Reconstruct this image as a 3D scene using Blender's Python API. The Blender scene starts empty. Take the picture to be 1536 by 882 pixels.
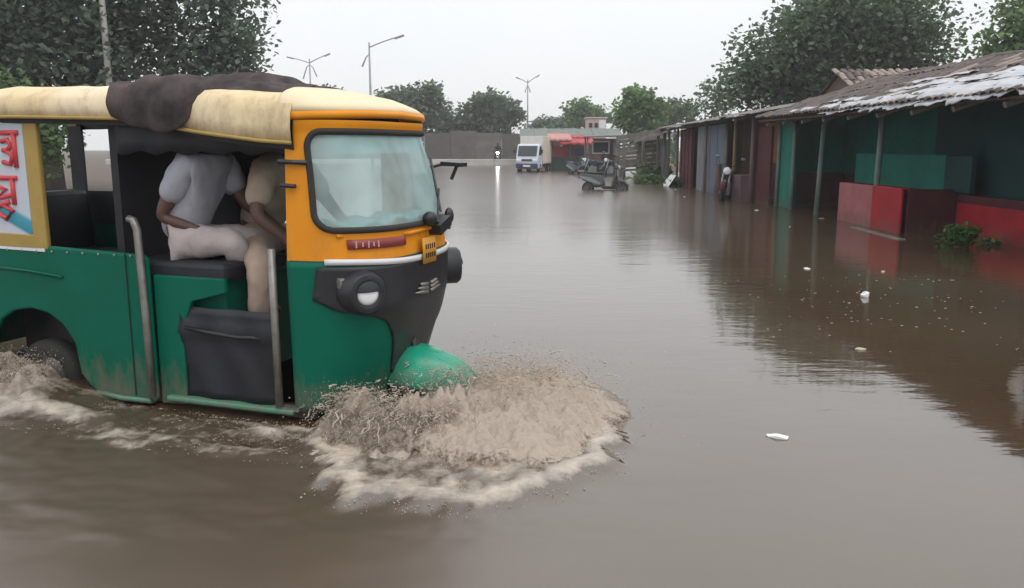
import bpy, bmesh, math, random
import numpy as np
from mathutils import Vector, Matrix, noise as mnoise
random.seed(7); RNG = np.random.default_rng(11)
S = bpy.context.scene; COL = S.collection; R = math.radians

# ------------------------------------------------------------------ camera
cd = bpy.data.cameras.new('camera'); cam = bpy.data.objects.new('camera', cd); COL.objects.link(cam)
cam.location = (0, 0, 1.45); PITCH = math.atan(221/1244)
cam.rotation_euler = (math.pi/2 - PITCH, 0, 0)
cd.sensor_width = 36; cd.lens = 36*1244/1536; cd.clip_start = .05; cd.clip_end = 3000
S.camera = cam
# ------------------------------------------------------------------ sky and sun (overcast)
SUN_EL, SUN_ROT = R(62), R(150)
W = bpy.data.worlds.new('World'); S.world = W; W.use_nodes = True
wn, wl = W.node_tree.nodes, W.node_tree.links
bg = wn['Background']; bg.inputs['Strength'].default_value = .1
sky = wn.new('ShaderNodeTexSky'); sky.sky_type = 'NISHITA'; sky.sun_disc = False
sky.sun_elevation = SUN_EL; sky.sun_rotation = SUN_ROT; sky.air_density = 1; sky.dust_density = 3
cloudn = wn.new('ShaderNodeTexNoise'); cloudn.inputs['Scale'].default_value = 1.6; cloudn.inputs['Detail'].default_value = 4
ramp = wn.new('ShaderNodeValToRGB'); ramp.color_ramp.elements[0].position = .3; ramp.color_ramp.elements[1].position = .72
ramp.color_ramp.elements[0].color = (.90, .93, .955, 1); ramp.color_ramp.elements[1].color = (1, 1, 1, 1)
mul = wn.new('ShaderNodeVectorMath'); mul.operation = 'SCALE'                # overcast: brighter towards the zenith
wsep = wn.new('ShaderNodeSeparateXYZ'); wmx = wn.new('ShaderNodeMath'); wmx.operation = 'MAXIMUM'; wmx.inputs[1].default_value = 0
wmd = wn.new('ShaderNodeMath'); wmd.operation = 'MULTIPLY_ADD'; wmd.inputs[1].default_value = 5.2; wmd.inputs[2].default_value = 7.5
mix = wn.new('ShaderNodeMix'); mix.data_type = 'RGBA'; mix.inputs['Factor'].default_value = .9
tc = wn.new('ShaderNodeTexCoord')
wl.new(tc.outputs['Generated'], wsep.inputs[0]); wl.new(wsep.outputs['Z'], wmx.inputs[0]); wl.new(wmx.outputs[0], wmd.inputs[0]); wl.new(wmd.outputs[0], mul.inputs['Scale'])
wl.new(tc.outputs['Generated'], cloudn.inputs['Vector']); wl.new(cloudn.outputs['Fac'], ramp.inputs['Fac'])
wl.new(ramp.outputs['Color'], mul.inputs[0]); wl.new(sky.outputs['Color'], mix.inputs['A'])
wl.new(mul.outputs['Vector'], mix.inputs['B']); wl.new(mix.outputs['Result'], bg.inputs['Color'])
sd = bpy.data.lights.new('sun', 'SUN'); sd.energy = .6; sd.angle = R(40); sd.color = (1, .97, .93)
sun = bpy.data.objects.new('sun', sd); COL.objects.link(sun)
sun.rotation_euler = (math.pi/2 - SUN_EL, 0, math.pi - SUN_ROT)
S.view_settings.view_transform = 'Standard'; S.view_settings.look = 'None'
S.view_settings.exposure = .42; S.view_settings.gamma = 1; S.view_settings.use_curve_mapping = False
S.render.engine = 'CYCLES'; S.cycles.use_denoising = True; S.cycles.max_bounces = 8
S.cycles.transparent_max_bounces = 12; S.cycles.volume_bounces = 2

# ------------------------------------------------------------------ helpers
def node_mat(name):
    m = bpy.data.materials.new(name); m.use_nodes = True
    return m, m.node_tree.nodes, m.node_tree.links, m.node_tree.nodes['Principled BSDF']
def mat(name, col, col2=None, rough=.6, metal=0., scale=6., bump=0., bscale=None, spec=.5, stretch=(1, 1, 1), detail=5, trans=0., coat=0.):
    m, n, l, b = node_mat(name)
    b.inputs['Roughness'].default_value = rough; b.inputs['Metallic'].default_value = metal
    b.inputs['Specular IOR Level'].default_value = spec; b.inputs['Coat Weight'].default_value = coat
    b.inputs['Coat Roughness'].default_value = .12
    col2 = col2 or tuple(c*.7 for c in col)
    t = n.new('ShaderNodeTexCoord'); mp = n.new('ShaderNodeMapping'); mp.inputs['Scale'].default_value = stretch
    l.new(t.outputs['Object'], mp.inputs['Vector'])
    nz = n.new('ShaderNodeTexNoise'); nz.inputs['Scale'].default_value = scale; nz.inputs['Detail'].default_value = detail
    nz.inputs['Roughness'].default_value = .62
    l.new(mp.outputs['Vector'], nz.inputs['Vector'])
    rp = n.new('ShaderNodeValToRGB'); rp.color_ramp.elements[0].position = .34; rp.color_ramp.elements[1].position = .68
    rp.color_ramp.elements[0].color = (*col2, 1); rp.color_ramp.elements[1].color = (*col, 1)
    l.new(nz.outputs['Fac'], rp.inputs['Fac']); l.new(rp.outputs['Color'], b.inputs['Base Color'])
    if bump:
        n2 = n.new('ShaderNodeTexNoise'); n2.inputs['Scale'].default_value = bscale or scale*4; n2.inputs['Detail'].default_value = 4
        l.new(mp.outputs['Vector'], n2.inputs['Vector'])
        bp = n.new('ShaderNodeBump'); bp.inputs['Strength'].default_value = bump; bp.inputs['Distance'].default_value = .02
        l.new(n2.outputs['Fac'], bp.inputs['Height']); l.new(bp.outputs['Normal'], b.inputs['Normal'])
    if trans:
        tr = n.new('ShaderNodeBsdfTranslucent'); l.new(rp.outputs['Color'], tr.inputs['Color'])
        mx = n.new('ShaderNodeMixShader'); mx.inputs[0].default_value = trans
        l.new(b.outputs[0], mx.inputs[1]); l.new(tr.outputs[0], mx.inputs[2]); l.new(mx.outputs[0], n['Material Output'].inputs['Surface'])
    return m
def emit_mat(name, col, s):
    m, n, l, b = node_mat(name); b.inputs['Base Color'].default_value = (*col, 1)
    b.inputs['Emission Color'].default_value = (*col, 1); b.inputs['Emission Strength'].default_value = s
    return m

class MB:
    """collects faces, then links them as one mesh object"""
    def __init__(s): s.v = []; s.f = []
    def add(s, vs, fs):
        o = len(s.v); s.v += [tuple(p) for p in vs]; s.f += [tuple(i+o for i in f) for f in fs]; return s
    def box(s, c, d, rz=0., ry=0., rx=0., taper=1.):
        M = Matrix.Rotation(rz, 3, 'Z') @ Matrix.Rotation(ry, 3, 'Y') @ Matrix.Rotation(rx, 3, 'X')
        vs = []
        for z in (-.5, .5):
            k = taper if z > 0 else 1
            for x, y in ((-.5, -.5), (.5, -.5), (.5, .5), (-.5, .5)):
                vs.append(Vector(c) + M @ Vector((x*d[0]*k, y*d[1]*k, z*d[2])))
        return s.add(vs, [(3, 2, 1, 0), (4, 5, 6, 7), (0, 1, 5, 4), (1, 2, 6, 5), (2, 3, 7, 6), (3, 0, 4, 7)])
    def tube(s, pts, r, n=8, closed=False, caps=True):
        pts = [Vector(p) for p in pts]; rs = r if isinstance(r, (list, tuple)) else [r]*len(pts)
        N = len(pts); vs = []; fs = []; up = None
        for i, p in enumerate(pts):
            if closed: t = pts[(i+1) % N] - pts[i-1]
            else: t = pts[min(i+1, N-1)] - pts[max(i-1, 0)]
            if t.length < 1e-9: t = Vector((0, 0, 1))
            t.normalize()
            if up is None: up = Vector((0, 0, 1)) if abs(t.z) < .9 else Vector((1, 0, 0))
            a = t.cross(up)
            if a.length < 1e-6: a = t.cross(Vector((1, .3, 0)))
            a.normalize(); b = a.cross(t).normalized(); up = b
            for k in range(n):
                w = 2*math.pi*k/n; vs.append(p + a*math.cos(w)*rs[i] + b*math.sin(w)*rs[i])
        m = N if closed else N-1
        for i in range(m):
            j = (i+1) % N
            for k in range(n): fs.append((i*n+k, i*n+(k+1) % n, j*n+(k+1) % n, j*n+k))
        if caps and not closed: fs += [tuple(range(n))[::-1], tuple((N-1)*n+k for k in range(n))]
        return s.add(vs, fs)
    def prism(s, outline, a0, a1, axis='y'):
        """outline in the two other axes, pushed from a0 to a1 along axis"""
        def P(u, v, a): return {'y': (u, a, v), 'x': (a, u, v), 'z': (u, v, a)}[axis]
        n = len(outline); vs = [P(u, v, a0) for u, v in outline] + [P(u, v, a1) for u, v in outline]
        fs = [tuple(range(n)), tuple(range(2*n-1, n-1, -1))] + [(i, n+i, n+(i+1) % n, (i+1) % n) for i in range(n)]
        return s.add(vs, fs)
    def grid(s, P, nu, nv, closed_u=False):
        """P[i][j] points"""
        vs = [p for row in P for p in row]; w = len(P[0]); fs = []
        for i in range(len(P)-1):
            for j in range(w - (0 if closed_u else 1)):
                k = (j+1) % w; fs.append((i*w+j, i*w+k, (i+1)*w+k, (i+1)*w+j))
        return s.add(vs, fs)
    def lathe(s, prof, c=(0, 0, 0), axis='z', n=20):
        P = []
        for r, h in prof:
            row = []
            for k in range(n):
                w = 2*math.pi*k/n; u, v = r*math.cos(w), r*math.sin(w)
                q = {'z': (u, v, h), 'y': (u, h, v), 'x': (h, u, v)}[axis]
                row.append(tuple(c[i]+q[i] for i in range(3)))
            P.append(row)
        return s.grid(P, len(prof), n, True)
    def ball(s, c, r, n=8, m=6):
        prof = [(max(1e-4, math.sin(math.pi*i/m)), -math.cos(math.pi*i/m)) for i in range(m+1)]
        r = r if isinstance(r, (tuple, list)) else (r, r, r); P = []
        for q, h in prof:
            P.append([(c[0]+r[0]*q*math.cos(2*math.pi*k/n), c[1]+r[1]*q*math.sin(2*math.pi*k/n), c[2]+r[2]*h) for k in range(n)])
        return s.grid(P, m+1, n, True)
    def build(s, name, m, parent=None, smooth=False, bevel=0., solid=0., subsurf=0, fix=True):
        me = bpy.data.meshes.new(name); me.from_pydata(s.v, [], s.f); me.materials.append(m)
        if fix:
            bm = bmesh.new(); bm.from_mesh(me); bmesh.ops.recalc_face_normals(bm, faces=bm.faces); bm.to_mesh(me); bm.free()
        o = bpy.data.objects.new(name, me); COL.objects.link(o)
        if parent: o.parent = parent
        if smooth:
            for p in me.polygons: p.use_smooth = True
            if smooth == 'auto': me.set_sharp_from_angle(angle=R(38))
        if solid:
            q = o.modifiers.new('solid', 'SOLIDIFY'); q.thickness = solid; q.offset = 0
        if bevel:
            q = o.modifiers.new('bevel', 'BEVEL'); q.width = bevel; q.segments = 2; q.limit_method = 'ANGLE'; q.angle_limit = R(40)
        if subsurf:
            q = o.modifiers.new('sub', 'SUBSURF'); q.levels = subsurf; q.render_levels = subsurf
        return o
def tag(o, label=None, cat=None, group=None, kind=None):
    for k, v in (('label', label), ('category', cat), ('group', group), ('kind', kind)):
        if v: o[k] = v
    return o
def empty(name, loc, rz, label, cat, group=None):
    o = bpy.data.objects.new(name, None); COL.objects.link(o); o.location = loc; o.rotation_euler = (0, 0, rz); o.empty_display_size = .2
    return tag(o, label, cat, group)
def copy_tree(o, parent=None):
    c = o.copy(); COL.objects.link(c)
    if parent: c.parent = parent
    for ch in list(o.children): copy_tree(ch, c)
    return c
def np_mesh(name, V, Q, m, parent=None, smooth=False, attr=None):
    """V (n,3), Q (k,4 or 3) arrays -> object, fast"""
    me = bpy.data.meshes.new(name); k, w = Q.shape
    me.vertices.add(len(V)); me.vertices.foreach_set('co', V.astype(np.float32).ravel())
    me.loops.add(k*w); me.loops.foreach_set('vertex_index', Q.astype(np.int32).ravel())
    me.polygons.add(k); me.polygons.foreach_set('loop_start', np.arange(0, k*w, w, dtype=np.int32))
    if smooth: me.polygons.foreach_set('use_smooth', np.ones(k, dtype=bool))
    me.update(calc_edges=True); me.validate(); me.materials.append(m)
    if attr:
        for an, arr in attr.items():
            a = me.attributes.new(an, 'FLOAT', 'POINT'); a.data.foreach_set('value', arr.astype(np.float32))
    o = bpy.data.objects.new(name, me); COL.objects.link(o)
    if parent: o.parent = parent
    return o
# value noise in numpy
_T = RNG.random((256, 256))
def vnoise(x, y):
    xi = np.floor(x).astype(int); yi = np.floor(y).astype(int); fx = x-xi; fy = y-yi
    fx = fx*fx*(3-2*fx); fy = fy*fy*(3-2*fy)
    g = lambda a, b: _T[a % 256, b % 256]
    return (g(xi, yi)*(1-fx)+g(xi+1, yi)*fx)*(1-fy) + (g(xi, yi+1)*(1-fx)+g(xi+1, yi+1)*fx)*fy
def fbm(x, y, o=4):
    r = 0; a = .5
    for i in range(o): r = r + a*(vnoise(x*2**i+17.3*i, y*2**i+9.1*i)-.5); a *= .55
    return r
def sstep(a, b, x): t = np.clip((x-a)/(b-a), 0, 1); return t*t*(3-2*t)

# ------------------------------------------------------------------ materials
M = {}
def muddy(m, z0, z1, col=(.17, .125, .09), k=.8):
    n, l = m.node_tree.nodes, m.node_tree.links; b = n['Principled BSDF']; src = b.inputs['Base Color'].links[0].from_socket
    t = n.new('ShaderNodeTexCoord'); sp = n.new('ShaderNodeSeparateXYZ'); l.new(t.outputs['Object'], sp.inputs[0])
    mr = n.new('ShaderNodeMapRange'); mr.inputs['From Min'].default_value = z0; mr.inputs['From Max'].default_value = z1; mr.inputs['To Min'].default_value = .34; mr.inputs['To Max'].default_value = -.06; l.new(sp.outputs['Z'], mr.inputs['Value'])
    mp = n.new('ShaderNodeMapping'); mp.inputs['Scale'].default_value = (1, 1, .45); l.new(t.outputs['Object'], mp.inputs['Vector'])
    nz = n.new('ShaderNodeTexNoise'); nz.inputs['Scale'].default_value = 11; nz.inputs['Detail'].default_value = 8; nz.inputs['Roughness'].default_value = .72; l.new(mp.outputs['Vector'], nz.inputs['Vector'])
    ad = n.new('ShaderNodeMath'); ad.operation = 'ADD'; l.new(mr.outputs[0], ad.inputs[0]); l.new(nz.outputs['Fac'], ad.inputs[1])
    fr = n.new('ShaderNodeMapRange'); fr.inputs['From Min'].default_value = .60; fr.inputs['From Max'].default_value = .86; fr.inputs['To Max'].default_value = k; l.new(ad.outputs[0], fr.inputs['Value'])
    mx = n.new('ShaderNodeMix'); mx.data_type = 'RGBA'; mx.inputs['B'].default_value = (*col, 1); l.new(fr.outputs[0], mx.inputs['Factor']); l.new(src, mx.inputs['A']); l.new(mx.outputs['Result'], b.inputs['Base Color'])
    rm = n.new('ShaderNodeMapRange'); rm.inputs['To Min'].default_value = b.inputs['Roughness'].default_value; rm.inputs['To Max'].default_value = .8; l.new(fr.outputs[0], rm.inputs['Value']); l.new(rm.outputs[0], b.inputs['Roughness'])
    return m
M['green'] = muddy(mat('green_paint', (.001, .125, .078), (.001, .10, .06), rough=.36, scale=2.2, spec=.16, bump=.05, bscale=2.5), 0, .4, k=.6)
M['green_bright'] = muddy(mat('green_mudguard_paint', (.006, .33, .20), (.005, .28, .17), rough=.3, scale=3, coat=.2), 0, .4, k=.7)
M['orange'] = mat('orange_paint', (.78, .30, .012), (.70, .25, .010), rough=.36, scale=3, spec=.25, bump=.04, bscale=3)
muddy(M['orange'], .5, 1.15, (.24, .15, .075), .35)
M['cream'] = mat('cream_canvas', (.80, .68, .50), (.68, .52, .28), rough=.75, scale=1.6, bump=.25, bscale=9)
muddy(M['cream'], 1.35, 2.0, (.36, .27, .16), .7); muddy(M['cream'], 1.0, 1.75, (.30, .24, .17), .5)
M['cream_trim'] = mat('cream_paint', (.78, .66, .45), (.72, .58, .36), rough=.5, scale=3)
M['yellow'] = mat('yellow_vinyl', (.42, .29, .07), (.33, .22, .06), rough=.6, scale=4)
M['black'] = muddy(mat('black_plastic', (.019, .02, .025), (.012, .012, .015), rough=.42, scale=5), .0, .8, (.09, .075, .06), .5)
M['rexine'] = mat('black_rexine', (.016, .017, .024), (.010, .010, .014), rough=.55, scale=3, bump=.3, bscale=8)
M['rubber'] = mat('rubber', (.02, .02, .02), (.03, .027, .024), rough=.8, scale=12)
M['chrome'] = mat('grey_pipe', (.30, .29, .27), (.18, .165, .15), rough=.38, metal=.55, scale=9)
M['white_paint'] = mat('white_paint', (.74, .75, .76), (.66, .67, .68), rough=.4, scale=4)
M['tarp'] = mat('dark_grey_cloth', (.115, .092, .088), (.042, .038, .040), rough=.95, scale=5, bump=.4, bscale=14, spec=.1)
M['skin'] = mat('brown_skin', (.115, .058, .042), (.095, .046, .034), rough=.55, scale=9)
M['hair'] = mat('black_hair', (.012, .011, .011), (.02, .018, .017), rough=.6, scale=40)
M['shirt_white'] = mat('white_cotton', (.40, .40, .45), (.32, .32, .37), rough=.9, scale=6, bump=.35, bscale=10, spec=.1)
M['trouser_white'] = mat('off_white_cotton', (.46, .41, .40), (.36, .31, .30), rough=.9, scale=6, bump=.35, bscale=10, spec=.1)
M['shirt_beige'] = mat('beige_cotton', (.42, .33, .26), (.34, .26, .20), rough=.9, scale=6, bump=.35, bscale=10, spec=.1)
M['trouser_beige'] = mat('beige_trouser_cotton', (.44, .33, .27), (.35, .26, .21), rough=.9, scale=6, bump=.35, bscale=10, spec=.1)
M['wood_grey'] = mat('weathered_wood', (.20, .185, .165), (.11, .10, .088), rough=.85, scale=5, stretch=(1, 1, .25), bump=.4)
M['wood_brown'] = mat('brown_wood', (.13, .075, .045), (.08, .045, .03), rough=.8, scale=6, stretch=(1, 1, .2), bump=.3)
M['concrete'] = mat('wet_concrete', (.55, .53, .50), (.42, .40, .375), rough=.7, scale=1.5, bump=.3)
M['bark'] = mat('bark', (.085, .07, .055), (.05, .04, .033), rough=.9, scale=8, stretch=(1, 1, .3), bump=.6)
M['steel'] = mat('galvanised_steel', (.33, .34, .35), (.25, .26, .27), rough=.5, metal=.3, scale=3)
M['foam_white'] = mat('white_foam_plastic', (.82, .82, .82), (.74, .74, .73), rough=.6, scale=20)
M['red_paint'] = mat('red_paint', (.36, .018, .028), (.26, .013, .02), spec=.15, rough=.6, scale=2.5, bump=.15)
M['pink_sheen'] = mat('red_paint_sheen', (.32, .10, .11), (.24, .055, .06), rough=.7, scale=2.2, bump=.15)  # same red wall, with its pale reflection put into the colour
M['maroon'] = mat('maroon_paint', (.095, .022, .026), (.062, .016, .018), spec=.15, rough=.7, scale=2, bump=.15)
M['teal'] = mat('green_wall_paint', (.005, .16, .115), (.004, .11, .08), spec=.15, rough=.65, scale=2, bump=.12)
M['teal_dark'] = mat('dark_and_shaded_teal', (.012, .055, .055), (.010, .038, .042), spec=.15, rough=.7, scale=2)
M['post_green'] = mat('worn_green_post', (.16, .20, .18), (.08, .12, .105), rough=.75, scale=6, stretch=(1, 1, .3))
M['tile'] = mat('weathered_clay_tile', (.15, .118, .105), (.055, .045, .042), rough=.85, scale=4, bump=.4)
M['tile_pale'] = mat('pale_clay_tile', (.33, .26, .22), (.20, .15, .13), rough=.85, scale=4, bump=.4)
M['plastic_sheet'] = mat('silvery_plastic_sheet', (.52, .53, .56), (.30, .31, .34), rough=.3, scale=3.5, bump=.8, bscale=7, stretch=(3, .5, 1))
M['tin'] = mat('rusty_tin', (.26, .245, .24), (.12, .095, .085), rough=.5, metal=.2, scale=2.2, stretch=(1, 1, 1), bump=.15)

for k_ in ('teal', 'teal_dark', 'maroon', 'red_paint', 'pink_sheen'): muddy(M[k_], -.1, .5, (.10, .078, .06), .7)
def glass_mat(name, tint, milky, k):
    m, n, l, b = node_mat(name); out = n['Material Output']
    tr = n.new('ShaderNodeBsdfTransparent'); tr.inputs['Color'].default_value = (*tint, 1)
    b.inputs['Base Color'].default_value = (*milky, 1); b.inputs['Roughness'].default_value = .04; b.inputs['IOR'].default_value = 1.52
    tl = n.new('ShaderNodeBsdfTranslucent'); tl.inputs['Color'].default_value = (*milky, 1)
    m1 = n.new('ShaderNodeMixShader'); m1.inputs[0].default_value = .35; l.new(b.outputs[0], m1.inputs[1]); l.new(tl.outputs[0], m1.inputs[2])
    nz = n.new('ShaderNodeTexNoise'); nz.inputs['Scale'].default_value = 3.0; nz.inputs['Detail'].default_value = 3
    t = n.new('ShaderNodeTexCoord'); l.new(t.outputs['Object'], nz.inputs['Vector'])
    mr = n.new('ShaderNodeMapRange'); mr.inputs['From Min'].default_value = .35; mr.inputs['From Max'].default_value = .62
    mr.inputs['To Min'].default_value = k*.62; mr.inputs['To Max'].default_value = k
    l.new(nz.outputs['Fac'], mr.inputs['Value'])
    m2 = n.new('ShaderNodeMixShader'); l.new(mr.outputs[0], m2.inputs[0]); l.new(tr.outputs[0], m2.inputs[1]); l.new(m1.outputs[0], m2.inputs[2])
    l.new(m2.outputs[0], out.inputs['Surface']); return m
M['windscreen'] = glass_mat('fogged_windscreen_glass', (.72, .86, .85), (.68, .86, .86), .66)
M['dark_glass'] = mat('dark_glass', (.03, .035, .04), (.02, .025, .03), rough=.06, scale=2)
M['lens'] = mat('headlamp_lens', (.86, .87, .88), (.75, .76, .78), rough=.12, scale=6)

def leaf_mat(name, a, b, scale=.9):
    m = mat(name, a, b, rough=.5, scale=scale, detail=6, trans=.42, spec=.3); return m
M['leaf_dark'] = leaf_mat('leaf_dark', (0.16, 0.22, 0.13), (0.09, 0.125, 0.08))
M['leaf_grey'] = leaf_mat('leaf_greygreen', (0.18, 0.23, 0.165), (0.1, 0.135, 0.104))
M['leaf_mid'] = leaf_mat('leaf_mid', (0.19, 0.3, 0.11), (0.105, 0.165, 0.075))
M['leaf_light'] = leaf_mat('leaf_light', (.12, .19, .07), (.065, .11, .045))
M['leaf_fresh'] = leaf_mat('leaf_fresh', (.10, .22, .05), (.05, .12, .03), 6)

# water
def water_mat():
    m, n, l, b = node_mat('muddy_flood_water')
    b.inputs['Roughness'].default_value = .055; b.inputs['IOR'].default_value = 2.0
    geo = n.new('ShaderNodeNewGeometry')
    def noise(scale, det, st):
        mp = n.new('ShaderNodeMapping'); mp.inputs['Scale'].default_value = st; l.new(geo.outputs['Position'], mp.inputs['Vector'])
        q = n.new('ShaderNodeTexNoise'); q.inputs['Scale'].default_value = scale; q.inputs['Detail'].default_value = det; l.new(mp.outputs['Vector'], q.inputs['Vector']); return q
    cn = noise(.35, 5, (1, 1, 1)); cr = n.new('ShaderNodeValToRGB')
    cr.color_ramp.elements[0].color = (.064, .042, .025, 1); cr.color_ramp.elements[1].color = (.086, .059, .037, 1)
    cr.color_ramp.elements[0].position = .35; cr.color_ramp.elements[1].position = .65
    l.new(cn.outputs['Fac'], cr.inputs['Fac'])
    at = n.new('ShaderNodeAttribute'); at.attribute_name = 'foam'
    fn = noise(9, 6, (1, 1, 1)); fn.inputs['Roughness'].default_value = .7
    add = n.new('ShaderNodeMath'); add.operation = 'ADD'; l.new(at.outputs['Fac'], add.inputs[0]); l.new(fn.outputs['Fac'], add.inputs[1])
    fr = n.new('ShaderNodeMapRange'); fr.inputs['From Min'].default_value = .92; fr.inputs['From Max'].default_value = 1.35; l.new(add.outputs[0], fr.inputs['Value'])
    mx = n.new('ShaderNodeMix'); mx.data_type = 'RGBA'; mx.inputs['B'].default_value = (.50, .425, .345, 1)
    l.new(fr.outputs[0], mx.inputs['Factor']); l.new(cr.outputs['Color'], mx.inputs['A']); l.new(mx.outputs['Result'], b.inputs['Base Color'])
    rr = n.new('ShaderNodeMapRange'); rr.inputs['To Min'].default_value = .05; rr.inputs['To Max'].default_value = .6; l.new(fr.outputs[0], rr.inputs['Value'])
    ca = n.new('ShaderNodeAttribute'); ca.attribute_name = 'churn'; cm = n.new('ShaderNodeMath'); cm.operation = 'MULTIPLY_ADD'; cm.inputs[1].default_value = .30
    l.new(ca.outputs['Fac'], cm.inputs[0]); l.new(rr.outputs[0], cm.inputs[2])
    sy = n.new('ShaderNodeSeparateXYZ'); l.new(geo.outputs['Position'], sy.inputs[0]); fy = n.new('ShaderNodeMapRange'); fy.inputs['From Min'].default_value = 7; fy.inputs['From Max'].default_value = 22; fy.inputs['To Max'].default_value = .17; l.new(sy.outputs['Y'], fy.inputs['Value'])
    ra = n.new('ShaderNodeMath'); ra.operation = 'ADD'; l.new(cm.outputs[0], ra.inputs[0]); l.new(fy.outputs[0], ra.inputs[1]); l.new(ra.outputs[0], b.inputs['Roughness'])
    n1 = noise(1.1, 3, (.55, 1.5, 1)); n2 = noise(7, 3, (.6, 1.4, 1)); patch = noise(.16, 2, (1, .6, 1))
    pr = n.new('ShaderNodeMapRange'); pr.inputs['From Min'].default_value = .42; pr.inputs['From Max'].default_value = .66; pr.inputs['To Min'].default_value = .22; l.new(patch.outputs['Fac'], pr.inputs['Value'])
    b1 = n.new('ShaderNodeBump'); b1.inputs['Distance'].default_value = .05; l.new(n1.outputs['Fac'], b1.inputs['Height'])
    s1 = n.new('ShaderNodeMath'); s1.operation = 'MULTIPLY'; s1.inputs[1].default_value = .14; l.new(pr.outputs[0], s1.inputs[0]); l.new(s1.outputs[0], b1.inputs['Strength'])
    b2 = n.new('ShaderNodeBump'); b2.inputs['Distance'].default_value = .008; l.new(n2.outputs['Fac'], b2.inputs['Height']); l.new(b1.outputs['Normal'], b2.inputs['Normal'])
    s2 = n.new('ShaderNodeMath'); s2.operation = 'MULTIPLY'; s2.inputs[1].default_value = .42; l.new(pr.outputs[0], s2.inputs[0]); l.new(s2.outputs[0], b2.inputs['Strength'])
    l.new(b2.outputs['Normal'], b.inputs['Normal']); return m
M['water'] = water_mat()
M['mud'] = mat('mud_ground', (.12, .09, .065), (.085, .065, .048), rough=.9, scale=.8, bump=.4)
M['splash'] = mat('muddy_spray', (.50, .42, .335), (.33, .27, .21), rough=.45, scale=7, trans=.25, spec=.4)
M['splash_pale'] = mat('pale_muddy_spray', (.74, .65, .55), (.58, .49, .40), rough=.4, scale=9, trans=.3, spec=.4)
M['splash_dark'] = mat('dark_muddy_spray', (.24, .20, .165), (.14, .11, .088), rough=.25, scale=9, trans=.2)

# ------------------------------------------------------------------ ground, water, far bank
YAW = R(19); RL = Vector((-1.176 + math.sin(YAW)*.62, 4.3 + math.cos(YAW)*.62, 0)); RZ = -YAW
hx, hy = math.cos(RZ), math.sin(RZ)
def rl(x, y, z=0.): return Vector((RL.x + hx*x - hy*y, RL.y + hy*x + hx*y, z))   # rickshaw frame -> world
def axis(parts):
    a = []
    for lo, hi, st in parts: a += list(np.arange(lo, hi, st))
    return np.array(a + [parts[-1][1]])
def sheet(xs, ys): 
    X, Y = np.meshgrid(xs, ys, indexing='ij'); nx, ny = len(xs), len(ys)
    i = np.arange(nx-1)[:, None]*ny + np.arange(ny-1)[None, :]
    Q = np.stack([i, i+ny, i+ny+1, i+1], -1).reshape(-1, 4); return X, Y, Q
gx = axis([(-300, -40, 20), (-40, -10, 1.), (-10, 16, .5), (16, 40, 2.), (40, 300, 20)])
gy = axis([(-120, -10, 10), (-10, 60, 1.), (60, 75, .5), (75, 100, 5), (100, 300, 20)])
X, Y, Q = sheet(gx, gy)
Z = -.22 + .32*np.maximum.reduce([sstep(66.5, 69, Y), sstep(8.8, 10.5, X)*sstep(6, 9, Y), sstep(-10.5, -13, X)]) + .05*fbm(X*.4, Y*.4)
tag(np_mesh('ground', np.stack([X, Y, Z], -1).reshape(-1, 3), Q, M['mud'], smooth=True), kind='structure')

wx = axis([(-60, -20, 8), (-20, -4, .8), (-4, -3.2, .1), (-3.2, 1.6, .022), (1.6, 2.4, .1), (2.4, 14, .8), (14, 60, 8)])
wy = axis([(-40, 0, 5), (0, 2.4, .3), (2.4, 2.9, .06), (2.9, 5.8, .022), (5.8, 7, .1), (7, 30, .8), (30, 68, 4)])
X, Y, Q = sheet(wx, wy)
LX = (X-RL.x)*hx + (Y-RL.y)*hy; LY = -(X-RL.x)*hy + (Y-RL.y)*hx       # in the rickshaw's frame
near = sstep(-4, -3, X)*(1-sstep(1.4, 2.3, X))*sstep(2.4, 3.1, Y)*(1-sstep(5.6, 6.8, Y))
Z = .006*fbm(X*1.3, Y*2.2, 3)*near
foam = np.zeros_like(X)
# foam skirt ahead of and beside the front wheel
cx, cy = .95, -.50
ddx, ddy = (LX-cx), (LY-cy); ang = np.arctan2(ddy, ddx)
rr = np.sqrt((ddx/.76)**2 + (ddy/.92)**2)
edge = .95 + .42*fbm(np.cos(ang)*4+3, np.sin(ang)*4+5, 5)
wob = .10*fbm(X*9, Y*9, 3)
rim = np.exp(-((rr+wob-edge)/.085)**2)
inside = 1-sstep(edge-.12, edge+.03, rr+wob)
side = 1 - sstep(2.1, 2.7, np.abs(ang+.75))
foam = np.maximum(foam, (.62*rim + .50*inside)*side)
Z = Z + (.035*rim + .02*inside)*side + .05*inside*side*np.abs(fbm(X*11, Y*11, 4))
# wake along the near side and by the rear wheel
s = -.62 - LY
wk = sstep(-.10, .08, s)*(1-sstep(.40, 1.0, s + .6*fbm(X*2.5, Y*2.5, 4)))*(1-sstep(.1, .6, LX))
foam = np.maximum(foam, wk*(.45 + .85*fbm(LX*2.4, LY*6, 5)))
Z = Z + wk*(.085*fbm(LX*3.2, LY*6, 4) + .05*np.abs(fbm(X*10, Y*10, 3)))
rw = np.exp(-(((LX+1.72)/.42)**2 + ((LY+.80)/.26)**2))
foam = np.maximum(foam, .75*rw); Z = Z + .13*rw*(1+.9*fbm(X*8, Y*8, 4))
ch = sstep(.55, .8, -LY)*(1-sstep(3.2, 5.0, -LY))*(1-sstep(.9, 2.1, LX - .30*(-LY-.7)))*sstep(-9, -7, X)
Z = Z - .05*np.exp(-((s-.03)/.09)**2)*sstep(-1.5, -1.1, LX)*(1-sstep(.1, .4, LX))
Z = Z + ch*near*(.030*fbm(LX*2.1+7, LY*4.2, 3) + .010*fbm(LX*8, LY*13, 3))
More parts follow.
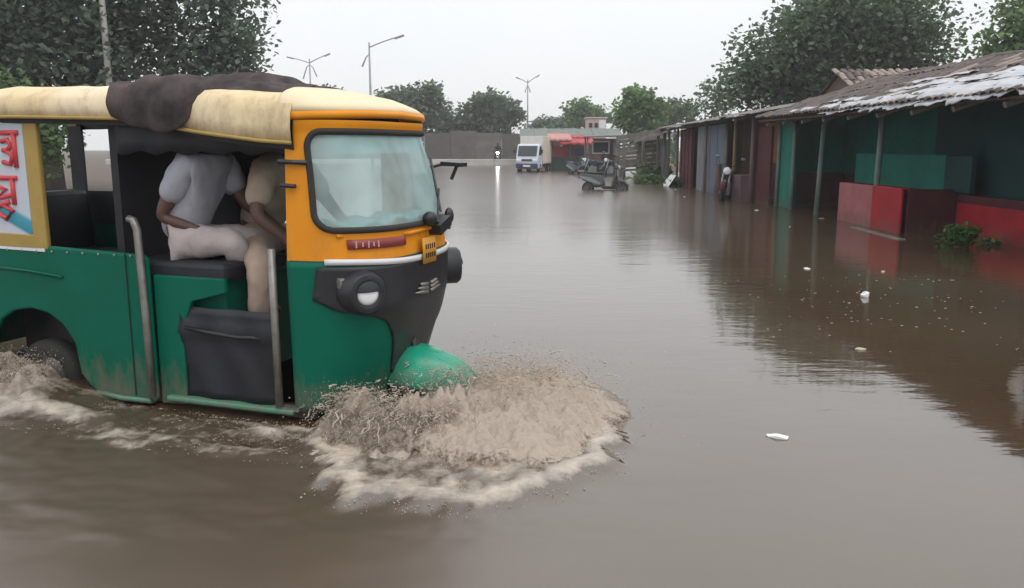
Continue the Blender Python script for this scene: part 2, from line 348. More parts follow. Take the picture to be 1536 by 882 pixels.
wat = np_mesh('flood_water', np.stack([X, Y, Z], -1).reshape(-1, 3), Q, M['water'], smooth=True, attr={'foam': foam.ravel(), 'churn': ch.ravel()})
tag(wat, kind='structure')

# concrete divider and the brown hoarding beyond it
b = MB()
for i in range(13):
    x0 = -32 + i*2.55; b.box((x0+1.26, 66.2 + .03*math.sin(i*2.1), .22), (2.5, .30, .56), rz=.006*math.sin(i*3.3))
div = empty('concrete_divider', (0, 0, 0), 0, 'long low pale concrete divider at the far edge of the flood', 'divider')
for i in range(13):
    x0 = -32 + i*2.55
    MB().box((x0+1.26, 66.2 + .03*math.sin(i*2.1), .2), (2.5, .30, .56), rz=.006*math.sin(i*3.3)).build('concrete_block', M['concrete'], div, bevel=.03)
hoard = empty('hoarding', (0, 0, 0), 0, 'long brown hoarding of upright sheets below the far trees', 'fence')
hm = [mat('brown_sheet', (.125, .112, .098), (.085, .074, .064), rough=.8, scale=1, bump=.2), mat('grey_brown_sheet', (.15, .138, .122), (.10, .09, .078), rough=.8, scale=1, bump=.2), mat('dull_brown_sheet', (.105, .092, .083), (.07, .062, .056), rough=.8, scale=1)]
for i in range(16):
    x0 = -34 + i*2.45; h = 2.7 + .25*math.sin(i*1.7) + .12*math.sin(i*5.1)
    MB().box((x0, 80 + .05*math.sin(i*2.3), .1+h/2), (2.36, .06, h), rz=.01*math.sin(i*4.)).build('hoarding_sheet', hm[i % 3], hoard)
    MB().tube([(x0-1.22, 80.1, 0), (x0-1.22, 80.1, h+.15)], .05, 6).build('post', M['wood_grey'], hoard)

# ------------------------------------------------------------------ the auto rickshaw
rick = empty('auto_rickshaw', RL, RZ, 'green and yellow three-wheeled auto rickshaw ploughing through the flood', 'auto rickshaw')
ZW = -.17
def plan(y, D, Wd): return D*math.sqrt(max(0, 1 - (abs(y)/Wd)**3.8))
def prof(z):                                            # (D, W) of the front shell at height z
    T = [(.04, .31, .600), (.2, .36, .605), (.45, .45, .61), (.62, .495, .615), (.86, .505, .62), (1.02, .495, .612), (1.3, .425, .60), (1.52, .345, .59), (1.58, .36, .60), (1.63, .31, .59)]
    for i in range(len(T)-1):
        if z <= T[i+1][0]:
            k = (z-T[i][0])/(T[i+1][0]-T[i][0]); return T[i][1]+k*(T[i+1][1]-T[i][1]), T[i][2]+k*(T[i+1][2]-T[i][2])
    return T[-1][1:]
def shell(a, z, off=0.):
    D, Wd = prof(z); y = Wd*math.sin(a*math.pi/2); x = plan(y, D, Wd)
    if off:
        e = .02; a0, a1 = max(-1, a-e), min(1, a+e)
        y0 = Wd*math.sin(a0*math.pi/2); y1 = Wd*math.sin(a1*math.pi/2)
        t = Vector((plan(y1, D, Wd)-plan(y0, D, Wd), y1-y0)).normalized()
        x += t.y*off; y -= t.x*off
    return Vector((x, y, z))
def a_of_y(y, z): return math.asin(max(-1, min(1, y/prof(z)[1])))*2/math.pi
def shell_rows(zs, n=56, off=0, arange=(-1, 1)):
    return [[shell(arange[0]+(arange[1]-arange[0])*j/n, z, off) for j in range(n+1)] for z in zs]
zs = [.04+(.86-.04)*i/22 for i in range(23)]
MB().grid(shell_rows(zs), 0, 0).build('front_cowl', M['green'], rick, smooth=True, solid=.012)
# windscreen opening in the orange upper shell
NA, NZ = 120, 56; Z0, Z1 = .862, 1.585
def in_glass(a, z):
    zc, hz, ha, rad = 1.275, .252, .845, .09
    dx = max(0, abs(a) - (ha - rad*1.1))/1.1; dz = max(0, abs(z-zc) - (hz-rad)); return dx*dx+dz*dz < rad*rad
g = MB(); rows = shell_rows([Z0+(Z1-Z0)*i/NZ for i in range(NZ+1)], NA)
vs = [p for r_ in rows for p in r_]; fs = []; gf = []
for i in range(NZ):
    for j in range(NA):
        a = -1+2*(j+.5)/NA; z = Z0+(Z1-Z0)*(i+.5)/NZ; k = i*(NA+1)+j
        (gf if in_glass(a, z) else fs).append((k, k+1, k+NA+2, k+NA+1))
g.add(vs, fs); ap = g.build('upper_shell', M['orange'], rick, smooth=True)
def strip_loose(o):
    bm = bmesh.new(); bm.from_mesh(o.data); bmesh.ops.delete(bm, geom=[v for v in bm.verts if not v.link_faces], context='VERTS'); bm.to_mesh(o.data); bm.free()
strip_loose(ap)
gl = MB().add([shell(-1+2*j/NA, Z0+(Z1-Z0)*i/NZ, -.004) for i in range(NZ+1) for j in range(NA+1)], gf).build('windscreen', M['windscreen'], rick, smooth=True); strip_loose(gl)
ring = []
for k in range(160):
    w = 2*math.pi*k/160; c, s_ = math.cos(w), math.sin(w); lo, hi = 0, 2
    for _ in range(22):
        md = (lo+hi)/2
        if in_glass(md*c, 1.275+md*s_*.5): lo = md
        else: hi = md
    ring.append(shell(lo*c, 1.275+lo*s_*.5, .004))
MB().tube(ring, .017, 8, closed=True).build('windscreen_gasket', M['rubber'], rick, smooth=True)
# roof front (cream cap over the windscreen)
P = []
for z, D, Wd in ((1.587, .375, .605), (1.60, .39, .61), (1.625, .38, .61), (1.655, .33, .605), (1.685, .25, .595), (1.715, .16, .57), (1.735, .06, .52), (1.75, .0, .46)):
    P.append([Vector((plan(Wd*math.sin(a*math.pi/2), D, Wd)-.02, Wd*math.sin(a*math.pi/2), z + .02*(1-abs(a)))) for a in [-1+2*j/48 for j in range(49)]])
MB().grid(P[:3], 0, 0).build('visor', M['orange'], rick, smooth=True, solid=.01)
MB().grid(P[2:], 0, 0).build('roof_cap', M['cream_trim'], rick, smooth=True, solid=.01)
# canvas roof
def lerp(T, x):
    for i in range(len(T)-1):
        if x <= T[i+1][0]:
            k = max(0, (x-T[i][0])/(T[i+1][0]-T[i][0])); return T[i][1]+k*(T[i+1][1]-T[i][1])
    return T[-1][1]
EDGE = [(-2.6, 1.60), (-1.7, 1.615), (-.9, 1.595), (-.45, 1.52), (-.1, 1.475), (.06, 1.465)]
TOP = [(-2.6, 1.76), (-1.7, 1.785), (-1.2, 1.775), (-.6, 1.765), (0, 1.715), (.08, 1.70)]
def roof_row(x, inset=0.):
    ze, zt = lerp(EDGE, x), lerp(TOP, x); W0 = .655 - inset - .035*float(sstep(-.35, .03, x)); pts = []
    half = [(1.0, ze), (1.012, ze+(zt-ze)*.35), (1.0, ze+(zt-ze)*.62), (.97, zt-.045), (.91, zt-.012), (.8, zt), (.55, zt+.012), (.28, zt+.018), (0, zt+.02)]
    for sgn in (-1, 1):
        hh = half if sgn < 0 else half[-2::-1]
        for q, z in hh:
            nn = mnoise.noise(Vector((x*2.3, sgn*q*3, z*4)))*.016 + mnoise.noise(Vector((x*7, sgn*q*5, z*9+4)))*.008
            pts.append(Vector((x, sgn*q*W0 + nn*.9, z - inset*1.2 + nn*(1.1 if q < .97 else .4))))
    return pts
xs = [-2.6+2.66*i/64 for i in range(65)]
cv = MB().grid([roof_row(x) for x in xs], 0, 0).build('canvas_roof', M['cream'], rick, smooth=True, solid=.006)
MB().grid([roof_row(x, .025) for x in xs], 0, 0).build('roof_liner', M['rexine'], rick, smooth=True)
hem = [Vector((x, -.662+.035*float(sstep(-.35, .03, x)), lerp(EDGE, x)+.004)) for x in xs]
MB().tube(hem, .011, 6).build('roof_hem', M['yellow'], rick, smooth=True)
P = [[Vector((-1.05+1.05*j/30, -.575-.01*math.sin(j*.8), z - .012*math.sin(j*1.1)*(i == 0))) for j in range(31)] for i, z in enumerate((1.415, 1.48, 1.56, 1.66))]
MB().grid(P, 0, 0).build('under_roof_shade', M['rexine'], rick, smooth=True, solid=.008)  # added dark sheet standing in for the shade under the roof edge
# rear body
out = [(-.87, .02), (-.87, .83), (-.90, .855), (-1.5, .875), (-2.5, .90), (-2.56, .86), (-2.58, .2), (-2.50, .1), (-2.06, .1)]
for k in range(9):
    w = math.pi*(1-k/8); out.append((-1.725+.335*math.cos(w)*(1 if math.cos(w) < 0 else .98), .12+.375*math.sin(w)**.75))
out += [(-1.33, .05), (-1.26, .0), (-1.1, -.015), (-.9, -.012)]
for sgn in (-1, 1):
    MB().prism(out, sgn*.625, sgn*.59).build('side_panel', M['green'], rick, bevel=.014)
for sgn in (-1, 1):
    MB().box((-1.73, sgn*.33, .22), (.74, .03, .66)).box((-1.73, sgn*.46, .535), (.74, .27, .03)).build('wheel_well', M['black'], rick)
MB().box((-2.56, 0, .5), (.04, 1.2, .78)).build('tail_panel', M['green'], rick)
MB().box((-1.2, 0, .02), (2.6, 1.16, .05)).box((-.2, 0, .02), (1.0, 1.0, .05)).box((-1.0, 0, -.03), (1.9, .7, .06)).build('floor_pan', M['black'], rick)
MB().tube([(-1.95, -.629, .735), (-1.7, -.633, .725), (-1.46, -.633, .70)], .009, 6).build('body_crease', M['green'], rick, smooth=True)
MB().tube([(-1.28, -.63, .02), (-1.1, -.634, .005), (-.9, -.634, .008)], .016, 6).build('sill_bead', M['green_bright'], rick, smooth=True)
# driver's doorway: green strip, black flap, step and the two pipes
MB().prism([(-.86, -.01), (-.86, .74), (-.40, .74), (-.40, .66), (-.62, .60), (-.68, .45), (-.69, .0)], -.60, -.57).build('seat_box_side', M['green'], rick, bevel=.008)
flap = []
for i in range(13):
    z = .05 + .52*i/12; flap.append([(-.70+.60*j/16, -.59 + .010*math.sin(j*.9+i*.5) - .02*math.exp(-((z-.44)/.03)**2), z) for j in range(17)])
MB().grid(flap, 0, 0).build('door_flap', M['rexine'], rick, smooth=True, solid=.008)
MB().tube([(-.66, -.612, .455), (-.5, -.622, .44), (-.32, -.618, .425), (-.14, -.60, .43)], .012, 6).build('flap_rim', M['black'], rick, smooth=True)
MB().box((-.40, -.60, .035), (.80, .07, .03)).build('step', M['green_bright'], rick, bevel=.01)
MB().tube([(-.955, -.635, 1.055), (-.92, -.645, 1.05), (-.895, -.65, 1.0), (-.875, -.655, .5), (-.88, -.65, .04)], .021, 10).build('grab_pipe', M['chrome'], rick, smooth=True)
MB().tube([(-.095, -.615, .92), (-.09, -.62, .5), (-.085, -.622, .06)], .021, 10).build('door_pipe', M['chrome'], rick, smooth=True)
MB().box((-.05, -.60, .05), (.16, .05, .02)).build('pipe_foot', M['chrome'], rick)
# upper rear quarter with poster
for sgn in (-1, 1):
    MB().box((-1.60, sgn*.612, 1.235), (.10, .035, .76)).build('quarter_post', M['yellow'], rick, bevel=.01)
    MB().box((-2.07, sgn*.612, .905), (.98, .036, .09), ry=.018).build('quarter_rail', M['yellow'], rick, bevel=.008)
    MB().box((-2.52, sgn*.612, 1.24), (.08, .035, .75)).build('quarter_post', M['yellow'], rick)
MB().box((-2.06, -.604, .862), (.98, .052, .02), ry=.018).build('white_trim', M['white_paint'], rick)
pm, n_, l_, b_ = node_mat('poster_print')
pt = n_.new('ShaderNodeTexCoord'); sep = n_.new('ShaderNodeSeparateXYZ'); l_.new(pt.outputs['Object'], sep.inputs[0])
cr = n_.new('ShaderNodeValToRGB'); mr = n_.new('ShaderNodeMapRange'); mr.inputs['From Min'].default_value = .93; mr.inputs['From Max'].default_value = 1.6
sl = n_.new('ShaderNodeMath'); sl.operation = 'MULTIPLY_ADD'; sl.inputs[1].default_value = .45; l_.new(sep.outputs['X'], sl.inputs[0]); l_.new(sep.outputs['Z'], sl.inputs[2])
mr.inputs['From Min'].default_value = .93-.83; mr.inputs['From Max'].default_value = 1.6-.83
l_.new(sl.outputs[0], mr.inputs['Value']); l_.new(mr.outputs[0], cr.inputs['Fac']); l_.new(cr.outputs['Color'], b_.inputs['Base Color'])
e = cr.color_ramp; e.interpolation = 'LINEAR'
e.elements[0].position = .0; e.elements[0].color = (.52, .55, .62, 1); e.elements[1].position = 1; e.elements[1].color = (.47, .55, .60, 1)
for p_, c_ in ((.06, (.5, .53, .6, 1)), (.09, (.02, .23, .32, 1)), (.20, (.06, .32, .42, 1)), (.24, (.50, .56, .64, 1)), (.45, (.52, .56, .62, 1))):
    q = e.elements.new(p_); q.color = c_
b_.inputs['Roughness'].default_value = .35
MB().box((-2.06, -.618, 1.265), (.82, .016, .66)).build('poster', pm, rick)
M['red_ink'] = mat('red_ink', (.62, .055, .075), (.52, .05, .06), rough=.5)
def glyph(strokes, x0, z0, w, h, nm='poster_letter'):
    b = MB()
    for st in strokes: b.tube([(x0+w*u, -.628, z0+h*v) for u, v in st], [.016]*len(st), 6)
    o = b.build(nm, M['red_ink'], rick, smooth=True)
    return o
glyph([[(0, 1), (1, 1)], [(.75, 1), (.75, 0)], [(.05, .75), (.4, .8), (.55, .62), (.3, .48), (.1, .5)], [(.3, .48), (.6, .35), (.45, .1), (.05, .16)]], -1.815, 1.33, .135, .20)
glyph([[(0, 1), (1, 1)], [(.8, 1), (.8, .35)], [(.1, .8), (.5, .72), (.15, .5), (.8, .6)], [(.3, .35), (.7, .2), (.4, 0), (.15, .12)], [(.1, .3), (.6, .42)]], -1.90, 1.03, .18, .24)
glyph([[(0, 1), (1, 1)], [(.8, 1), (.8, 0)], [(.1, .7), (.5, .8), (.5, .5), (.1, .3)]], -2.10, 1.05, .17, .23)
glyph([[(0, 1), (1, 1)], [(.7, 1), (.7, 0)], [(.1, .6), (.4, .75), (.6, .5)]], -2.02, 1.34, .16, .2)
# inside: far side curtain with an opening, seats, partition
MB().box((-1.75, .60, 1.0), (1.60, .02, .25)).box((-2.5, .60, 1.35), (.12, .02, .5)).box((-1.3, .60, 1.35), (1.10, .02, .5)).build('side_curtain', M['rexine'], rick)
MB().box((-2.10, 0, .62), (.62, 1.12, .20)).build('passenger_seat', M['rexine'], rick, bevel=.04)
MB().box((-2.42, 0, .92), (.13, 1.12, .44), ry=-.15).build('passenger_backrest', M['rexine'], rick, bevel=.04)
MB().tube([(-1.98, .60, 1.02), (-1.98, .60, 1.6)], .018, 8).build('window_bar', M['chrome'], rick, smooth=True)
MB().box((-1.13, .03, 1.0), (.05, 1.10, 1.25)).build('partition', M['rexine'], rick)
MB().box((-.70, 0, .42), (.5, 1.04, .58)).build('seat_box', M['green'], rick)
MB().box((-.72, -.01, .765), (.62, 1.14, .11)).build('driver_seat', M['rexine'], rick, bevel=.03)
MB().box((-.03, .60, 1.2), (.08, .03, .68)).build('far_door_post', M['orange'], rick)
MB().box((.02, 0, .45), (.05, 1.1, .8)).build('dash_panel', M['black'], rick)
M['cyan_cloth'] = mat('pale_cyan_cloth', (.34, .62, .60), (.24, .50, .49), rough=.8, scale=4, bump=.3)
P = [[Vector((.06+.27*i/5, -.44+.88*j/10, 1.035+.02*math.sin(j*1.7+i))) for j in range(11)] for i in range(6)]
MB().grid(P, 0, 0).build('dash_cloth', M['cyan_cloth'], rick, smooth=True, solid=.02)
M['film'] = glass_mat('cyan_sun_film', (.5, .8, .82), (.42, .72, .72), .7)
P = [[shell(-.72+1.46*j/40, z, -.012) for j in range(41)] for z in (1.415, 1.45, 1.49, 1.515)]
MB().grid(P, 0, 0).build('sun_film', M['film'], rick, smooth=True)
hb = MB().tube([(.10, 0, .55), (-.02, 0, .93)], .025, 8).tube([(-.14, -.36, .93), (-.05, -.22, .95), (-.02, 0, .95), (-.05, .22, .95), (-.14, .36, .93)], .015, 8)
hb.build('handlebar', M['black'], rick, smooth=True)
MB().box((.04, 0, .93), (.16, .3, .16)).build('instrument_panel', M['black'], rick, bevel=.02)
# front: mask, strip, lamps, plate, wiper, mirror, mudguard, wheels
def wband(z): return lerp([(.18, .19), (.40, .28), (.52, .37), (.56, .44), (.60, .57), (.66, .603), (.86, .60)], z)
P = []
for i in range(31):
    z = .18+(.835-.18)*i/30; w = wband(z)
    aw = a_of_y(w, z); dz = -.06*0
    P.append([shell(-aw+2*aw*j/40, z, .012) for j in range(41)])
MB().grid(P, 0, 0).build('black_mask', M['black'], rick, smooth=True, solid=.012)
P = [[shell(-.80+1.6*j/40, z - .012*math.cos((j/40-.5)*math.pi*2), .016) for j in range(41)] for z in (.835, .865)]
MB().grid(P, 0, 0).build('white_strip', M['white_paint'], rick, smooth=True, solid=.012)
for sgn in (-1, 1):
    a = a_of_y(sgn*.50, .70); c = shell(a, .70, .045 if sgn < 0 else .085); nrm = (shell(a, .70, .12)-shell(a, .70, .02)).normalized()
    nrm = (nrm + Vector((.5, 0, 0))).normalized()
    rt = Vector((0, 0, 1)).cross(nrm).normalized(); q = Matrix((rt, nrm.cross(rt), nrm)).transposed()
    def place(b):
        b.v = [tuple(c + q @ Vector(p)) for p in b.v]; return b
    place(MB().lathe([(.118, -.10), (.116, .03), (.10, .05), (.086, .052), (.08, .04)], n=28)).build('headlight_surround', M['black'], rick, smooth='auto')
    hl = place(MB().lathe([(.062, .03), (.058, .050), (.04, .060), (.018, .064), (.0005, .065)], n=28)).build('headlight', M['lens'], rick, smooth=True)
    MB_ = MB().lathe([(.062, .046), (.075, .054), (.09, .050)], n=28); place(MB_).build('headlight_bezel', M['black'], rick, smooth=True)
    lid = MB().grid([[Vector((0, 0, 0)) + Vector((.066*math.cos(w)*q_, .012+.056*math.sin(w)*q_, .073-.018*q_*q_)) for w in [math.pi*t/12 for t in range(13)]] for q_ in (.02, .5, 1.0)], 0, 0)
    lid.v = [(p[1]*0+p[0], p[1], p[2]) for p in lid.v]; place(lid).build('headlight_lid', M['black'], rick, smooth=True)
    ii = MB().box((0, 0, 0), (.05, .09, .05)); cc = shell(a_of_y(sgn*.555, .735), .735, .022); ii.v = [tuple(cc+q @ Vector(p)) for p in ii.v]
    ii.build('indicator', M['chrome'], rick, bevel=.01)
    hood = [[c + q @ Vector((.121*math.cos(w)*k, .121*math.sin(w)*k, .05+hh)) for w in [math.pi*(.08+.84*t/14) for t in range(15)]] for k, hh in ((1, -.02), (.97, .03))]
wm = MB()
for k in range(3):
    for sgn in (-1, 1):
        p0 = shell(a_of_y(sgn*.02, .645), .632+.022*k, .028); p1 = shell(a_of_y(sgn*(.17-.03*k), .66), .645+.022*k, .026); p2 = shell(a_of_y(sgn*(.10), .65), .640+.022*k, .027)
        wm.tube([p0, p2, p1], [.012, .011, .003], 6)
wm.build('winged_badge', M['chrome'], rick, smooth=True)
def patch(y0, y1, z0, z1, off, nm, m, n=14):
    P = [[shell(a_of_y(y0+(y1-y0)*j/n, z), z, off) for j in range(n+1)] for z in (z0, (z0+z1)/2, z1)]
    return MB().grid(P, 0, 0).build(nm, m, rick, smooth=True, solid=.008)
M['plate_red'] = mat('dark_red_plate', (.26, .035, .03), (.2, .03, .025), rough=.4)
patch(-.54, -.24, .925, .975, .008, 'name_strip', M['plate_red'])
M['pale_ink'] = mat('pale_pink_ink', (.55, .34, .33), (.5, .3, .3), rough=.6)
ns = MB()
for k in range(5):
    y0 = -.515+.021*k; h = .012 if k % 2 else .018
    ns.tube([shell(a_of_y(y0, .95), .95-h, .014), shell(a_of_y(y0, .95), .95+h, .014)], .0045, 5)
tag(ns.build('name_strip_lettering', M['pale_ink'], rick), kind='stuff')
M['plate_yellow'] = mat('yellow_plate', (.62, .30, .02), (.52, .24, .02), rough=.5)
patch(-.10, .07, .80, .945, .035, 'number_plate', M['plate_yellow'])
npx = MB()
for r_ in range(2):
    for k in range(5):
        y0 = -.07+.028*k; z0 = .845+.05*r_
        npx.tube([shell(a_of_y(y0, z0), z0-.014, .041), shell(a_of_y(y0, z0), z0+.014, .041)], .004, 5)
tag(npx.build('plate_lettering', M['black'], rick), kind='stuff')
wp = MB()
wp.box(shell(a_of_y(.14, 1.0), 1.0, .04), (.08, .16, .06), rx=.3); wp.tube([shell(a_of_y(.02, 1.0), 1.055, .03), shell(a_of_y(.12, 1.0), 1.01, .05), shell(a_of_y(.30, 1.0), .97, .04)], .014, 6)
wp.ball(shell(a_of_y(.0, 1.05), 1.05, .05), (.045, .05, .04)); wp.ball(shell(a_of_y(.30, 1.05), 1.04, .05), (.03, .035, .05))
wp.build('wiper_motor', M['black'], rick, smooth='auto')
MB().tube([shell(a_of_y(.14, 1.04), 1.03, .03), shell(a_of_y(.33, 1.2), 1.2, .02)], .006, 6).tube([shell(a_of_y(.26, 1.06), 1.07, .016), shell(a_of_y(.42, 1.38), 1.38, .014)], .008, 6).build('wiper', M['black'], rick)
MB().tube([shell(a_of_y(-.56, 1.0), .995, .012), shell(a_of_y(-.2, 1.0), .985, .014), shell(a_of_y(.1, 1.0), .99, .014)], .012, 6).build('scuttle_lip', M['orange'], rick, smooth=True)
MB().tube([(.10, .60, 1.28), (.30, .70, 1.335), (.42, .74, 1.335)], .011, 6).tube([(.40, .74, 1.335), (.36, .73, 1.24)], .012, 6).box((.37, .75, 1.338), (.14, .12, .025), ry=.06).build('wing_mirror', M['black'], rick, smooth='auto')
MB().tube([(-.02, -.625, 1.375), (.06, -.62, 1.372), (.13, -.585, 1.37)], .014, 6).build('mirror_bracket', M['black'], rick)
MB().tube([(-.01, -.625, 1.255), (.07, -.62, 1.25)], .012, 6).build('door_hinge', M['black'], rick)
# mudguard: a long half dome
P = []
for i in range(15):
    u = i/14; ph = u*math.pi/2
    row = []
    for j in range(33):
        w = 2*math.pi*j/32; cxx, syy = math.cos(w), math.sin(w)
        lx = .40 if cxx > 0 else .26; k = math.cos(ph)**.75
        row.append(Vector((.45+lx*cxx*k, .195*syy*k*(1-.25*max(0, cxx)*k), .10+.20*math.sin(ph) - .06*max(0, cxx)*k)))
    P.append(row)
MB().grid(P, 0, 0).build('front_mudguard', M['green_bright'], rick, smooth=True, solid=.01)
def wheel(nm, x, y, r, w):
    wd = MB().lathe([(r*.62, -w*.5), (r*.9, -w*.52), (r, -w*.3), (r*1.01, 0), (r, w*.3), (r*.9, w*.52), (r*.62, w*.5)], (x, y, ZW+r), 'y', 28).build(nm, M['rubber'], rick, smooth=True)
    MB().lathe([(.001, -w*.30), (r*.3, -w*.36), (r*.5, -w*.2), (r*.64, -w*.42), (r*.64, w*.42), (r*.3, w*.36), (.001, w*.3)], (x, y, ZW+r), 'y', 24).build('rim', M['chrome'], wd, smooth='auto')
wheel('front_wheel', .50, 0, .225, .11); wheel('rear_wheel', -1.72, -.50, .225, .12); wheel('rear_wheel', -1.72, .50, .225, .12)
MB().tube([(.42, 0, .35), (.50, .085, .06)], .02, 6).tube([(.42, 0, .35), (.50, -.085, .06)], .02, 6).build('fork', M['black'], rick)
MB().tube([(-1.72, -.5, .05), (-1.72, .5, .05)], .03, 8).build('rear_axle', M['black'], rick)

for o in [c for c in rick.children] + [g for c in rick.children for g in c.children]:     # the tub is a little longer than first laid out
    for v in o.data.vertices:
        if v.co.x < 0: v.co.x *= 1.05
M['seam'] = mat('dark_seam', (.02, .03, .028), rough=.8)
MB().tube([shell(-.985+1.97*j/60, .861, .002) for j in range(61)], .0045, 5).build('seam', M['seam'], rick)
MB().tube([shell(-.93, .06+.80*j/20, .002) for j in range(21)], .004, 5).build('seam', M['seam'], rick)
MB().tube([(-1.06, -.629, .03), (-1.06, -.629, .86)], .004, 5).build('seam', M['seam'], rick)
MB().tube([(-2.3, -.629, .42), (-2.14, -.630, .43)], .004, 5).build('seam', M['seam'], rick)
rv = None
for j in range(11):
    p_ = (-1.02-.115*j, -.629, .845)
    if rv is None: rv = MB().ball((0, 0, 0), (.009, .006, .009), 7, 4).build('rivet', M['chrome'], rick, smooth=True); rv.location = p_
    else: c_ = rv.copy(); COL.objects.link(c_); c_.location = p_
# dark cloth bundled on the roof and hanging over the near edge
def cloth_z(x, y):
    return lerp(TOP, x) + .022
P = []
for i in range(41):
    x = -1.02 + .98*i/40; row = []
    for j in range(41):
        v = j/40; nn = mnoise.noise(Vector((x*3.2, v*5, 1.3)))
        ylo = lerp([(-1.02, .68), (-.55, .69), (-.49, .60), (-.4, .50), (.1, .42)], x); y = -ylo + (ylo+.40)*min(1, max(0, (v-.18)/.82)) if v > .18 else -ylo
        drop = lerp([(-1.02, .16), (-.86, .235), (-.66, .27), (-.54, .21), (-.47, .03), (.1, .0)], x)
        zt = cloth_z(x, y) + .06*math.exp(-((x+.30)/.24)**2)*math.exp(-((y+.15)/.33)**2) + .03*math.exp(-((x+.75)/.22)**2)
        edge_r = .06*max(0, 1-(abs(y)-.0)/.69)**.5
        if v <= .18:
            z = zt - .03 - drop*(1-v/.18); y -= .035*math.sin(math.pi*min(1, v/.18))*(drop > .05) + .012*math.sin(x*34)*(1-v/.18)
        else: z = zt - .03*math.exp(-((v-.18)/.05)) + .022*nn + .024*math.sin(v*26 + x*13 + nn*7)*(1 if x > -.5 else .45) + .012*math.sin(v*55 - x*17 + nn*9)
        row.append((x + .03*nn, y + .02*mnoise.noise(Vector((x*7, v*9, 4))), z))
    P.append(row)
tp = MB().grid(P, 0, 0).build('folded_cloth', M['tarp'], None, smooth=True, solid=.008, subsurf=1)
tp.location = RL; tp.rotation_euler = (0, 0, RZ)
tag(tp, 'dark grey cloth bundled on the rickshaw roof and hanging over its side', 'cloth')

# ------------------------------------------------------------------ people
def skin_mesh(name, joints, links, m, parent, root=0, sub=2, loc=None):
    me = bpy.data.meshes.new(name+'_cage'); me.from_pydata([j[:3] for j in joints], links, [])
    o = bpy.data.objects.new(name, me); COL.objects.link(o)
    md = o.modifiers.new('skin', 'SKIN'); md.use_smooth_shade = True
    for i, j in enumerate(joints):
        r = j[3]; r = r if isinstance(r, tuple) else (r, r); me.skin_vertices[0].data[i].radius = r; me.skin_vertices[0].data[i].use_root = (i == root)
    o.modifiers.new('sub', 'SUBSURF').levels = sub + (1 if m is not M['skin'] else 0)
    dg = bpy.context.evaluated_depsgraph_get(); dg.update(); new = bpy.data.meshes.new_from_object(o.evaluated_get(dg))
    o.modifiers.clear(); o.data = new; new.name = name; new.materials.clear(); new.materials.append(m)
    for p in new.polygons: p.use_smooth = True; p.material_index = 0
    bpy.data.meshes.remove(me)
    if m is not M['skin']:                                             # folds in the cloth
        nv = [(v.co.copy(), v.normal.copy()) for v in new.vertices]
        for v, (p, q_) in zip(new.vertices, nv): v.co = p + q_*(.007 + .008*mnoise.noise(p*9) + .007*mnoise.noise(Vector((p.x*30, p.y*30, p.z*13))))
    if parent: o.parent = parent
    return o
